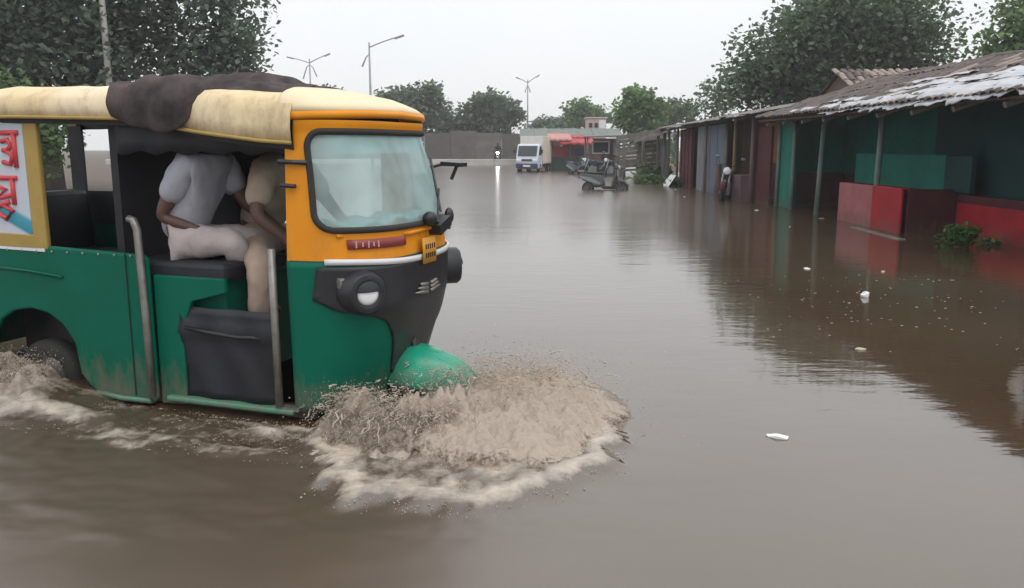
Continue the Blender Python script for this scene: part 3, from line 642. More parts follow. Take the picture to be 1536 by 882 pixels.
def person(loc, rz, J, label, shirt, trousers, sleeve=.75, scale=1., group=None):
    """J: named joints in the person's frame. One continuous body, clothes as children."""
    root = empty('person', loc, rz, label, 'person', group)
    V3 = lambda k: Vector(J[k])
    jn = []; ln = []; ix = {}
    def add(k, p, r, frm=None):
        ix[k] = len(jn); jn.append((*p, r))
        if frm is not None: ln.append((ix[frm], ix[k]))
    add('hip', V3('hip'), .115*scale); sp = V3('hip').lerp(V3('neck'), .45); add('waist', sp, .11*scale, 'hip')
    ch = V3('hip').lerp(V3('neck'), .82); add('chest', ch, .125*scale, 'waist'); add('neck', V3('neck'), .055*scale, 'chest')
    hd = V3('head'); add('jaw', V3('neck').lerp(hd, .5), .058*scale, 'neck'); add('head', hd, (.085*scale, .10*scale), 'jaw')
    add('scalp', hd + (hd-V3('neck'))*.45, .07*scale, 'head')
    fw = V3('face'); add('nose', hd + fw*.108*scale - Vector((0, 0, .02)), .014*scale, 'head')
    for s in ('l', 'r'):
        add('sh'+s, V3('sh'+s), .06*scale, 'chest'); add('el'+s, V3('el'+s), .042*scale, 'sh'+s); add('wr'+s, V3('wr'+s), .028*scale, 'el'+s)
        d = (V3('wr'+s)-V3('el'+s)).normalized(); sidev = d.cross(Vector((0, 0, 1)))
        sidev = sidev.normalized() if sidev.length > .1 else Vector((1, 0, 0)); dn = d.cross(sidev)
        if dn.z > 0: dn = -dn
        pm_ = V3('wr'+s)+d*.06; add('pa'+s, pm_, (.038*scale, .018*scale), 'wr'+s)
        for k, (o, L) in enumerate(((-.030, .062), (-.010, .072), (.010, .070), (.028, .055))):
            b0 = pm_ + d*.03 + sidev*o; add('f%d%s' % (k, s), b0, .0095, 'pa'+s)
            b1 = b0 + d*L*.45 + dn*.012; add('g%d%s' % (k, s), b1, .009, 'f%d%s' % (k, s))
            b2 = b1 + d*L*.05 + dn*.035; add('h%d%s' % (k, s), b2, .0078, 'g%d%s' % (k, s))
        t1 = V3('wr'+s)+d*.045+sidev*.035; add('t1'+s, t1, .011, 'pa'+s); add('t2'+s, t1+d*.03+dn*.025+sidev*.008, .009, 't1'+s)
        add('th'+s, V3('th'+s), .085*scale, 'hip'); add('kn'+s, V3('kn'+s), .055*scale, 'th'+s); add('an'+s, V3('an'+s), .036*scale, 'kn'+s)
        add('to'+s, V3('to'+s), .032*scale, 'an'+s)
    skin_mesh('body', jn, ln, M['skin'], root)
    # clothes
    j = [(*V3('hip'), .135*scale), (*sp, .135*scale), (*ch, .15*scale), (*V3('hip').lerp(V3('neck'), .97), .075*scale)]; l = [(0, 1), (1, 2), (2, 3)]
    for s in ('l', 'r'):
        a = len(j); j += [(*V3('sh'+s), .08*scale), (*V3('sh'+s).lerp(V3('el'+s), sleeve), .068*scale)]; l += [(2, a), (a, a+1)]
    skin_mesh('shirt', j, l, shirt, root)
    j = [(*V3('hip'), .14*scale)]; l = []
    for s in ('l', 'r'):
        a = len(j); j += [(*V3('th'+s), .105*scale), (*V3('th'+s).lerp(V3('kn'+s), .6), .09*scale), (*V3('kn'+s), .078*scale), (*V3('kn'+s).lerp(V3('an'+s), .5), .068*scale), (*V3('kn'+s).lerp(V3('an'+s), .92), .06*scale)]
        l += [(0, a), (a, a+1), (a+1, a+2), (a+2, a+3), (a+3, a+4)]
    skin_mesh('trousers', j, l, trousers, root)
    up = (hd-V3('neck')).normalized(); c = hd + up*.035 - fw*.018
    MB().ball(c, (.098*scale, .098*scale, .095*scale), 12, 8).build('hair', M['hair'], root, smooth=True)
    sdv = up.cross(fw).normalized()
    for q in (-1, 1):
        MB().ball(hd+fw*.088*scale+sdv*q*.033-Vector((0, 0, .0)), .012, 6, 4).build('eye', M['black'], root, smooth=True)
        MB().ball(hd+sdv*q*.085*scale-Vector((0, 0, .012)), (.016, .016, .03), 6, 4).build('ear', M['skin'], root, smooth=True)
    return root
drv = dict(hip=(-.66, .02, .90), neck=(-.40, .0, 1.40), head=(-.33, -.01, 1.53), face=(.97, -.1, -.15),
           shl=(-.42, .19, 1.33), ell=(-.28, .30, 1.08), wrl=(-.17, .31, .95), shr=(-.37, -.27, 1.30), elr=(-.34, -.40, 1.07), wrr=(-.20, -.34, .945),
           thl=(-.58, .14, .88), knl=(-.25, .17, .80), anl=(-.15, .16, .22), tol=(-.03, .16, .16), thr=(-.52, -.16, .88), knr=(-.31, -.42, .78), anr=(-.36, -.40, .24), tor=(-.24, -.40, .18))
person(RL, RZ, drv, 'driver in beige shirt and trousers gripping the handlebar', M['shirt_beige'], M['trouser_beige'], sleeve=.8)
pas = dict(hip=(-.90, -.38, .90), neck=(-.70, -.36, 1.41), head=(-.64, -.35, 1.54), face=(.98, 0, -.1),
           shl=(-.69, -.19, 1.34), ell=(-.60, -.14, 1.12), wrl=(-.40, -.18, 1.02), shr=(-.72, -.49, 1.36), elr=(-.88, -.53, 1.06), wrr=(-.72, -.47, 1.00),
           thl=(-.80, -.28, .90), knl=(-.47, -.20, .92), anl=(-.52, -.10, .52), tol=(-.42, -.10, .46), thr=(-.80, -.44, .915), knr=(-.47, -.42, .925), anr=(-.56, -.22, .60), tor=(-.46, -.2, .54))
person(RL, RZ, pas, 'passenger in white shirt and off-white trousers beside the driver', M['shirt_white'], M['trouser_white'], sleeve=.72)

# ------------------------------------------------------------------ trees and plants
def leaves(name, m, blobs, n, size, parent, clump=.35, per=14, seed=1, droop=0., flat=.5):
    """leaf-sized quads in clumps spread through the blobs (centre, (rx, ry, rz), weight)"""
    g = np.random.default_rng(seed); w = np.array([b[2] for b in blobs], float); w /= w.sum()
    nc = max(1, n//per); which = g.choice(len(blobs), nc, p=w)
    C = np.array([b[0] for b in blobs])[which]; Rr = np.array([b[1] for b in blobs])[which]
    d = g.normal(size=(nc, 3)); d /= np.linalg.norm(d, axis=1, keepdims=True)
    r = g.random((nc, 1))**.45
    cc = C + d*r*Rr*(1+.13*np.clip(g.normal(size=(nc, 1)), -1.5, 1.5))
    cl = np.repeat(cc, per, 0) + np.clip(g.normal(size=(nc*per, 3)), -1.5, 1.5)*clump*np.array([1, 1, .75])*np.repeat(.6+.7*g.random((nc, 1)), per, 0); N = len(cl)
    cl[:, 2] -= droop*g.random(N)
    nrm = g.normal(size=(N, 3)); nrm[:, 2] = np.abs(nrm[:, 2])+flat; nrm /= np.linalg.norm(nrm, axis=1, keepdims=True)
    t = g.normal(size=(N, 3)); t -= nrm*(t*nrm).sum(1, keepdims=True); t /= np.linalg.norm(t, axis=1, keepdims=True)
    bt = np.cross(nrm, t); L = size*(.6+.8*g.random((N, 1)))
    a, b = t*L, bt*L*.68
    V = np.stack([cl-a, cl-b+nrm*L*.1, cl+a, cl+b+nrm*L*.1], 1).reshape(-1, 3); Q = np.arange(N*4).reshape(-1, 4)
    return np_mesh(name, V, Q, m, parent)
def trunk_mb(h, r, limbs, lean=(0, 0), seed=1):
    g = random.Random(seed); b = MB()
    pts = [Vector((lean[0]*k*k+g.uniform(-.05, .05)*h*.15, lean[1]*k*k+g.uniform(-.05, .05)*h*.15, h*k-.2*(1-k))) for k in (0, .25, .5, .75, 1)]
    b.tube(pts, [r*1.25, r, r*.85, r*.7, r*.5], 9)
    for e in limbs:
        e = Vector(e); s0 = pts[g.choice((2, 3, 4))]; m1 = s0.lerp(e, .5) + Vector((g.uniform(-.3, .3), g.uniform(-.3, .3), .25))
        b.tube([s0, m1, e], [r*.45, r*.28, r*.08], 6)
        for _ in range(2):
            q = m1.lerp(e, g.uniform(.2, .8)); b.tube([q, q+Vector((g.uniform(-1, 1), g.uniform(-1, 1), g.uniform(.2, 1)))*(e-s0).length*.3], [r*.14, r*.03], 5)
    return b
def tree(name, loc, th, tr, blobs, n, size, leafm, label, group=None, clump=.35, seed=1, per=14, cat='tree', droop=0., flat=.5):
    root = empty(name, loc, 0, label, cat, group)
    trunk_mb(th, tr, [Vector(b[0])+Vector((0, 0, -.2)) for b in blobs], seed=seed).build('trunk', M['bark'], root, smooth=True)
    leaves('crown', M[leafm], blobs, n, size, root, clump, per, seed, droop, flat)
    return root
# big trees on the left behind the rickshaw
tree('leafy_tree', (-9.75, 24.5, 0), 4.2, .24, [((0, 0, 6.6), (2.1, 2.2, 1.7), 3), ((1.4, 0, 5.0), (1.4, 1.6, 1.5), 2), ((-1.2, .3, 4.6), (1.6, 1.6, 1.5), 2), ((1.9, -.2, 3.9), (.7, .9, 1.0), .9), ((.4, 0, 3.6), (1.5, 1.3, .9), 1.0), ((1.0, 0, 8.2), (1.8, 1.8, 1.3), 2)], 12000, .095, 'leaf_grey', 'loose leafy tree behind the rickshaw beside the open sky', clump=.30, seed=3, per=10)
tree('leafy_tree', (-13.2, 24, 0), 4.5, .3, [((0, 0, 5.6), (2.6, 2.4, 2.3), 4), ((-2.2, .6, 5.0), (2.0, 2, 2.2), 3), ((1.6, -.4, 4.4), (1.5, 1.6, 1.6), 2), ((.3, 0, 8.0), (2.6, 2.2, 1.6), 3), ((.3, 0, 3.4), (2.4, 1.6, 1.0), 2)], 19000, .10, 'leaf_grey', 'broad dense grey-green tree behind the grey pole above the rickshaw roof', clump=.42, seed=5)
tree('leafy_tree', (-18.5, 27, 0), 4.5, .3, [((0, 0, 5.6), (3.0, 2.4, 2.6), 4), ((1.6, -.6, 4.2), (1.8, 2, 1.6), 2), ((0, 0, 8.4), (2.6, 2.2, 1.6), 2)], 9000, .14, 'leaf_dark', 'dark tree at the far left edge behind the rickshaw', clump=.45, seed=6)
sh = empty('roadside_shrub', (-13.0, 20.5, 0), 0, 'yellow-green shrub showing just above the rear of the rickshaw roof', 'shrub')
leaves('foliage', M['leaf_mid'], [((0, 0, 2.0), (1.9, .9, 1.3), 2), ((1.4, 0, 1.8), (1.0, .8, 1.0), 1), ((-1.3, 0, 2.0), (1.0, .8, .9), 1)], 5500, .085, sh, .25, 12, 9)
trunk_mb(1.6, .06, [(-.8, 0, 1.9), (.9, .1, 2.0), (.2, -.3, 2.3)], seed=4).build('stem', M['bark'], sh, smooth=True)
# the big tree behind the huts, and its neighbour
tree('shade_tree', (13.0, 33, 0), 4.5, .38, [((0, 0, 5.3), (3.0, 2.6, 2.1), 5), ((-2.4, -.4, 4.6), (2.0, 2.0, 1.6), 3), ((-3.9, -.4, 3.7), (1.4, 1.3, 1.0), 1.3), ((2.3, 0, 5.3), (1.5, 1.8, 1.9), 2.2), ((.6, 0, 6.3), (2.6, 2.2, 1.3), 3.2), ((-1.2, 0, 5.9), (1.8, 1.8, 1.4), 2), ((1.4, 0, 3.8), (2.2, 1.6, 1.2), 2), ((-1.2, 0, 3.6), (2.2, 1.6, 1.1), 2.5)], 30000, .105, 'leaf_dark', 'large dark shade tree rising behind the tiled huts', clump=.42, seed=12)
tree('shade_tree', (19.2, 29, 0), 4, .3, [((-2.3, 0, 4.3), (1.0, 1.2, 1.0), 1.0), ((-1.6, 0, 5.4), (1.6, 1.5, 1.4), 1.6), ((0, 0, 5.2), (2.5, 2.4, 2.1), 3), ((-1.3, 0, 4.0), (1.4, 1.5, 1.1), 1.4), ((.4, 0, 6.0), (2.4, 2, 1.2), 2)], 13000, .10, 'leaf_mid', 'fresher green tree above the hut roof at the right edge', clump=.4, seed=14)
tree('bare_bush', (9.6, 42, 0), 2.6, .10, [((-.6, 0, 3.2), (1.0, .8, .8), 1), ((.7, 0, 3.5), (.8, .8, .9), 1), ((0, 0, 4.1), (.5, .5, .5), .5)], 900, .10, 'leaf_dark', 'sparse twiggy tree above the far huts beside the big shade tree', clump=.25, seed=21, per=7)
# far trees
tree('far_tree', (-10.6, 84, 0), 3.5, .3, [((.6, 0, 6.0), (1.9, 2, 1.4), 2.4), ((2.6, 0, 6.5), (1.2, 1.3, 1.1), 1.2), ((-1.6, 0, 5.6), (1.8, 1.6, 1.2), 1.6), ((3.3, 0, 4.2), (1.8, 1.6, 1.6), 2), ((0, 0, 3.6), (3.2, 1.6, 1.6), 2.5), ((4.6, 0, 3.0), (1.2, 1.2, 1.2), 1)], 5500, .26, 'leaf_dark', 'wide many-lobed dark tree just right of the single-armed lamp post', clump=.5, seed=31)
tree('far_tree', (-2.2, 84, 0), 3, .3, [((0, 0, 5.2), (2.0, 1.8, 1.6), 3), ((-1.7, 0, 4.1), (1.5, 1.5, 1.3), 1.6), ((1.6, 0, 4.6), (1.7, 1.5, .9), 1.5), ((0, 0, 3.4), (2.8, 1.6, 1.2), 2), ((1.9, 0, 5.6), (1.0, 1, .45), .5)], 4800, .25, 'leaf_dark', 'rounded tree with layered boughs left of the far double lamp post', clump=.42, seed=33)
tree('far_tree', (-22.0, 98, 0), 3.5, .3, [((0, 0, 6.8), (2.0, 1.6, 1.2), 2), ((2.3, 0, 6.2), (1.4, 1.4, .9), 1), ((-1.6, 0, 6.0), (1.6, 1.4, 1.1), 1), ((0, 0, 4.4), (3.0, 1.6, 1.6), 2)], 3000, .28, 'leaf_dark', 'low tree top showing over the rickshaw cab under a double lamp post', clump=.5, seed=35)
tree('far_tree', (8.2, 92, 0), 3, .26, [((-.6, 0, 5.2), (1.6, 1.4, 1.1), 2), ((.8, 0, 4.4), (1.8, 1.4, 1.2), 2), ((-1.4, 0, 4.0), (1.2, 1.2, .9), 1)], 2600, .24, 'leaf_mid', 'pale green feathery tree behind the red stall', clump=.45, seed=37)
tree('far_tree', (8.5, 56, 0), 3, .2, [((-.2, 0, 4.4), (.95, 1, .9), 2), ((.9, 0, 3.9), (.9, 1, .8), 1.3), ((-1.0, 0, 3.4), (.9, 1, .8), 1.2), ((.4, 0, 2.6), (1.3, 1, .9), 1.6), ((1.1, 0, 1.4), (1.3, 1, .9), 1.6)], 4600, .17, 'leaf_mid', 'upright green tree behind the flat-roofed kiosk', clump=.3, seed=39)
tree('far_tree', (13.5, 70, 0), 3, .2, [((0, 0, 4.0), (1.6, 1.2, 1.1), 2), ((-1.6, 0, 3.2), (1.2, 1, .9), 1)], 1800, .2, 'leaf_dark', 'small dark tree far behind the maroon shack roof', clump=.35, seed=41)
tree('far_tree', (-6.2, 92, 0), 2.5, .2, [((0, 0, 3.9), (2.0, 1.2, 1.0), 2), ((2.2, 0, 3.4), (1.6, 1.2, .8), 1)], 1800, .22, 'leaf_dark', 'hazy low tree between the two larger far trees behind the hoarding', clump=.4, seed=43)
tree('far_tree', (4.6, 98, 0), 2.5, .2, [((0, 0, 4.0), (1.8, 1.2, .8), 2), ((-1.5, 0, 3.6), (1.4, 1.2, .7), 1), ((1.9, 0, 3.9), (1.2, 1, .8), 1)], 1900, .22, 'leaf_grey', 'hazy low tree just right of the farthest lamp post', clump=.4, seed=44)
for i, (x, y, hh, sp, n, lab) in enumerate(((-6.6, 82.5, 2.6, 1.5, 900, 'low bush against the hoarding between the two dark far trees'), (4.3, 86, 3.4, 1.9, 1000, 'low ragged bush behind the cargo truck'))):
    r_ = empty('low_bush', (x, y, 0), 0, lab, 'bush')
    leaves('foliage', M['leaf_dark'], [((0, 0, hh*.7), (sp, 1, hh*.38), 1), ((sp*.6, 0, hh*.6), (sp*.6, 1, hh*.3), .6)], n, .2, r_, .3, 10, 50+i)
    trunk_mb(hh*.5, .08, [(sp*.3, 0, hh*.7)], seed=i).build('stem', M['bark'], r_)
# banana-like plant by the kiosk: large leaves are parts
ban = empty('banana_plant', (6.75, 43, 0), 0, 'bright green broad-leaved plant between the kiosk and the plank rack', 'plant')
MB().tube([(0, 0, -.1), (.03, 0, 1.1), (0, 0, 2.0)], [.13, .11, .08], 8).build('stem', M['leaf_mid'], ban, smooth=True)
for k in range(11):
    a = k*2.4; L = 1.2+.35*math.sin(k*3.1); up = .5+.35*math.cos(k*1.9); pts = []
    P = []
    for i in range(7):
        t = i/6; ctr = Vector((math.cos(a)*L*t, math.sin(a)*L*t, 1.85 + up*1.5*t - 1.5*t*t)); wv = Vector((-math.sin(a), math.cos(a), 0))*.24*math.sin(math.pi*min(1, t*.92+.06))**.6
        P.append([ctr-wv+Vector((0, 0, .05)), ctr, ctr+wv+Vector((0, 0, .05))])
    MB().grid(P, 0, 0).build('leaf', M['leaf_light'], ban, smooth=True, fix=False)
def weed(loc, r, h, n, size, m, label, seed, name='weed_clump', cat='weeds', group=None):
    w = empty(name, loc, 0, label, cat, group); g = random.Random(seed); b = MB()
    for k in range(9):
        a = g.uniform(0, 6.28); q = g.uniform(.2, .9)*r; b.tube([(math.cos(a)*q*.3, math.sin(a)*q*.3, -.12), (math.cos(a)*q*.7, math.sin(a)*q*.7, h*.5), (math.cos(a)*q, math.sin(a)*q, h*g.uniform(.6, 1))], [.008, .006, .003], 5)
    b.build('stem', M['leaf_mid'], w, smooth=True)
    leaves('foliage', M[m], [((0, 0, h*.45), (r, r*.8, h*.5), 1), ((r*.3, 0, h*.6), (r*.6, r*.5, h*.35), .6)], n, size, w, .045+r*.06, 7, seed, .0, .7)
weed((6.50, 12.05, 0), .27, .32, 420, .045, 'leaf_fresh', 'leafy green weed growing from the water by the red wall', 61, 'water_weed', 'weed')
weed((7.15, 12.4, 0), .18, .09, 70, .04, 'leaf_mid', 'low flat weed beside the red wall at the right edge', 62, 'water_weed', 'weed')
weed((5.35, 33.5, 0), .75, .38, 420, .09, 'leaf_mid', 'low weeds in the water behind the tipped scooter', 63)
weed((6.0, 35.5, 0), .9, .75, 520, .10, 'leaf_light', 'taller pale weeds at the foot of the plank rack', 64)
weed((6.1, 31.3, 0), .5, .3, 260, .08, 'leaf_mid', 'weeds beside the maroon shack and its broken sheet', 65)

# ------------------------------------------------------------------ lamp posts and pole
def lamp(X, Y, H, arms, label, droops=()):
    p = empty('street_lamp', (X, Y, 0), 0, label, 'street lamp')
    MB().tube([(0, 0, -.1), (0, 0, H*.5), (0, 0, H)], [.11, .09, .06], 8).build('pole', M['steel'], p, smooth=True)
    for dx, dz in arms:
        a = MB().tube([(0, 0, H-.35), (dx*.5, 0, H-.35+(dz+.35)*.55), (dx, 0, H+dz)], .045, 6).build('arm', M['steel'], p, smooth=True)
        MB().box((dx*1.12, 0, H+dz*1.08), (abs(dx)*.3+.15, .22, .13), ry=-math.atan2(dz+.3, dx) if dx > 0 else math.atan2(dz+.3, -dx)).build('lamp_head', M['steel'], a, bevel=.02)
    for dx, z0, z1 in droops: MB().tube([(0, 0, H+z0), (dx*.45, 0, H+z0-.25), (dx, 0, H+z1)], [.03, .05, .07], 6).build('bracket', M['steel'], p)
lamp(-10.3, 62, 8.85, [(1.95, .35)], 'tall street lamp with one long arm above the rickshaw windscreen', [(-.55, -.8, -1.7)])
lamp(-18.9, 80, 9.5, [(1.5, .35), (-1.6, .1)], 'double-armed street lamp rising behind the rickshaw roof', [(-.65, -.5, -1.8), (.65, -.5, -1.6)])
lamp(1.75, 95, 8.8, [(1.0, .35), (-1.0, .15)], 'farthest double-armed street lamp left of the cargo truck', [(-.3, -.6, -1.4), (.3, -.6, -1.4)])
up_ = MB().tube([(0, 0, -.2), (-.02, 0, 4.5), (-.05, 0, 9.5)], [.09, .08, .07], 10).build('utility_pole', M['concrete'], None, smooth=True)
up_.location = (-10.75, 22.8, 0); tag(up_, 'plain grey pole rising behind the rear of the rickshaw roof', 'pole')

# ------------------------------------------------------------------ tiled hut on the right
def tile_mesh(w=.20, L=.40, th=.014, name='roof_tile'):
    P = []
    for t, k in ((0, 1.), (.5, .96), (1, .9)):
        P.append([(math.cos(math.pi*j/5)*w*.5*k, t*L, math.sin(math.pi*j/5)*w*.26*k + .02*(1-t)) for j in range(6)])
    b = MB().grid(P, 0, 0); b.v += [(x*.86, y, z-th) for x, y, z in P[0]]; n = 18
    b.f += [(j, j+1, n+j+1, n+j) for j in range(5)]
    me = bpy.data.meshes.new(name); me.from_pydata(b.v, [], b.f); return me
TILE = tile_mesh()
def tiles(root, origin, along, up, n_al, n_up, pw, pu, limit, view, mats=('tile', 'tile_pale'), seed=1, skip=None):
    """tiles laid on the slope; the nearest `limit` as parts, the rest as one part of kind stuff"""
    g = random.Random(seed); al, u = Vector(along).normalized(), Vector(up).normalized(); nn = al.cross(u).normalized()
    if nn.z < 0: nn = -nn
    pl = []; loc0 = root.location
    for i in range(n_up):
        for j in range(n_al):
            if skip and skip(i, j): continue
            p = Vector(origin) + al*(j+.5*(i % 2)*.3)*pw + u*i*pu + nn*(.022*g.random() + .05*mnoise.noise(Vector((i*.5, j*.16, seed))))
            t = g.uniform(-.08, .08); a2 = (al*math.cos(t)+u*math.sin(t)).normalized(); u2 = nn.cross(a2); u2 = u2 if u2.dot(u) > 0 else -u2
            u2 = (u2 + nn*g.uniform(.02, .13)).normalized(); n2 = a2.cross(u2).normalized(); n2 = n2 if n2.z > 0 else -n2
            M4 = Matrix((a2, u2, n2)).transposed().to_4x4(); M4.translation = p
            pl.append(((p+loc0-Vector((0, 0, 1.45))).length, M4, g.random() < .3))
    pl.sort(key=lambda q: q[0]); ms = []
    for mm in mats: q = TILE.copy(); q.name = 'roof_tile'; q.materials.append(M[mm]); ms.append(q)
    for d, M4, pale in pl[:limit]:
        o = bpy.data.objects.new('roof_tile', ms[1 if pale else 0]); COL.objects.link(o); o.parent = root; o.matrix_local = M4
    rest = pl[limit:]
    if rest:
        V = np.array([v.co for v in TILE.vertices]); F = [tuple(p.vertices) for p in TILE.polygons]; b = MB()
        for d, M4, pale in rest: b.add([M4 @ Vector(v) for v in V], F)
        tag(b.build('roof_tiles', M[mats[0]], root, fix=False), kind='stuff')
def post(root, x, y, h, m='post_green', r=.055, z0=-.2, name='post', lean=0.):
    return MB().tube([(x, y, z0), (x+lean*.5, y, (z0+h)/2), (x+lean, y, h)], [r*1.1, r, r*.95], 7).build(name, M[m], root, smooth=True)
hut = empty('tiled_hut', (0, 0, 0), 0, 'long green and red open-fronted hut under a sagging tiled roof', 'hut')
# back wall: green above, maroon below; far end wall; dark inner rooms
MB().box((8.15, 18.3, 1.55), (.12, 4.4, 1.5)).build('upper_wall', M['teal'], hut); MB().box((8.15, 12.7, 1.55), (.12, 6.78, 1.5)).build('upper_wall', M['teal_dark'], hut)  # nearer stretch in darker teal: interior shade put into the colour
MB().box((8.13, 14.8, .30), (.12, 11.0, 1.0)).build('lower_wall', M['maroon'], hut)
MB().prism([(6.65, .83), (10.8, .83), (10.8, 2.05), (8.7, 2.82), (6.65, 2.13)], 20.49, 20.61).build('upper_wall', M['teal'], hut); MB().box((9.1, 20.54, .30), (5.0, .12, 1.05)).build('lower_wall', M['maroon'], hut)
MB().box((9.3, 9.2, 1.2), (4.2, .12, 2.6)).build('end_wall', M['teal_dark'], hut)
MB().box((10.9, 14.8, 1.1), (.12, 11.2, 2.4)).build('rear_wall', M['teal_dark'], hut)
# counters in front
MB().box((6.62, 15.35, .30), (.14, 2.75, .90)).build('front_wall', M['pink_sheen'], hut, bevel=.015)
MB().box((6.60, 14.55, .312), (.15, 1.15, .90)).build('front_wall', M['red_paint'], hut, bevel=.015)
MB().box((7.06, 14.03, .30), (.86, .14, .885)).build('counter_end', M['maroon'], hut, bevel=.015)  # end of the red counter, its shade painted in as maroon
MB().box((7.52, 11.6, .24), (.14, 4.7, .86)).build('front_wall', M['maroon'], hut, bevel=.015)
MB().box((7.50, 11.6, .20), (.13, 4.6, .66)).build('wall_band', M['red_paint'], hut)
MB().box((7.45, 16.2, 1.0), (.08, 3.8, .62)).build('green_counter', M['teal'], hut, bevel=.01)
MB().box((7.43, 13.9, 1.0), (.08, .84, .60)).build('green_counter', M['teal_dark'], hut, bevel=.01)
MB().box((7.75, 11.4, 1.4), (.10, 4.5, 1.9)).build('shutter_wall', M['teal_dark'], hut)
for x, y, h, ln in ((6.62, 15.2, 2.12, .03), (6.55, 17.9, 2.14, .06), (6.62, 9.9, 2.05, .0), (6.6, 12.6, 2.06, -.02)):
    if y > 14: post(hut, x, y, h, lean=ln)
post(hut, 7.55, 12.1, 2.15, 'teal_dark', .07); post(hut, 7.1, 9.6, 2.1, 'teal_dark', .06)
# door bay at the far end
MB().box((6.62, 20.1, 1.0), (.06, 1.05, 2.1)).build('door_panel', M['teal'], hut)
post(hut, 6.55, 19.55, 2.15, 'post_green', .05); post(hut, 6.55, 20.65, 2.15, 'post_green', .05)
MB().box((6.55, 20.1, 2.08), (.07, 1.2, .08)).build('lintel', M['post_green'], hut)
# rafters, roof deck, tiles and plastic
for k in range(10):
    y = 9.3+1.22*k; MB().tube([(6.1, y, 1.96), (8.8, y+.05, 2.86)], .045, 6).build('rafter', M['wood_grey'], hut)
def deck(root, pts, m='wood_brown', th=.03, name='roof_deck'):
    return MB().add(pts, [(0, 1, 2, 3)]).build(name, M[m], root, solid=th, fix=False)
deck(hut, [(6.08, 9.0, 2.03), (6.08, 20.9, 2.06), (8.7, 20.9, 2.93), (8.7, 9.0, 2.93)]); deck(hut, [(8.7, 9.0, 2.93), (8.7, 20.9, 2.93), (11.4, 20.9, 2.0), (11.4, 9.0, 2.0)])
tiles(hut, (6.0, 9.0, 2.06), (0, 1, .003), (2.7, 0, .895), 60, 9, .20, .315, 290, None, seed=4)
MB().tube([(8.72, 9 + .6*i, 3.0+.03*math.sin(i*1.3)) for i in range(21)], .085, 8).build('ridge', M['tile'], hut, smooth=True)
# plastic sheets weighed down along the eave
g = random.Random(5)
for k, (y0, y1, e0, e1) in enumerate(((9.0, 11.2, -.07, .75), (10.9, 12.7, -.10, .50), (12.4, 14.6, -.08, .60), (14.3, 16.6, -.06, .32), (11.4, 14.2, .75, 1.10), (9.0, 11.0, .95, 1.7), (15.2, 17.8, .42, .62), (9.6, 12.6, 1.75, 2.1), (12.2, 15.4, .62, .95), (9.0, 12.0, .55, 1.05), (16.2, 18.6, .05, .22), (13.6, 16.0, 1.3, 1.5))):
    P = []
    for i in range(37):
        y = y0+(y1-y0)*i/36; row = []; r0 = .07*mnoise.noise(Vector((y*3.1, k*2., 0)))+.04*mnoise.noise(Vector((y*9, k*2., 4))); r1 = .14*mnoise.noise(Vector((y*2.2, k*2., 9)))
        for j in range(15):
            t = e0+r0*(1-j/14)+(e1+r1-e0)*j/14
            n_ = mnoise.noise(Vector((y*1.6, t*7, k*3.1)))*.075+mnoise.noise(Vector((y*4, t*22, k)))*.03
            x = 6.03+t*.95; z = 2.185+max(t, 0)*.315+n_*.55 - max(0, .06-t)*.9
            row.append((x, y+.05*mnoise.noise(Vector((t*4, k, y))), z))
        P.append(row)
    MB().grid(P, 0, 0).build('plastic_sheet', M['plastic_sheet'], hut, smooth=True, solid=.006, fix=False)
strip = [[(6.35+.05*math.sin(i*.9)+.02*j, 10.05+.16*(j-1)*(1-.3*math.sin(i)), 2.02-.095*i) for j in range(3)] for i in range(9)]
MB().grid(strip, 0, 0).build('hanging_plastic', M['foam_white'], hut, smooth=True, solid=.006)
for k in range(4): MB().box((6.17+.02*k, 13.3+.52*k, -.07), (.13, .50, .17), rz=.02*math.sin(k*3)).build('kerb_stone', M['wood_grey'], hut, bevel=.015)

# the hut behind, its tiled slope facing the road end
hut2 = empty('rear_hut', (0, 0, 0), 0, 'hut behind with a flat-topped slope of pale tile rows', 'hut')
MB().box((12.6, 27.2, 1.4), (4.2, 2.6, 2.8)).build('wall', M['wood_brown'], hut2)
deck(hut2, [(10.3, 25.0, 2.88), (14.9, 25.0, 2.88), (14.9, 27.2, 3.72), (10.3, 27.2, 3.72)]); deck(hut2, [(10.3, 27.2, 3.72), (14.9, 27.2, 3.72), (14.9, 29.4, 2.8), (10.3, 29.4, 2.8)])
MB().prism([(25.0, 2.85), (29.4, 2.8), (27.2, 3.7)], 10.42, 10.5, 'x').build('gable', M['wood_brown'], hut2)
tiles(hut2, (10.25, 24.9, 2.93), (1, 0, 0), (0, 2.2, .84), 19, 7, .25, .34, 140, None, ('tile_pale', 'tile'), seed=8)

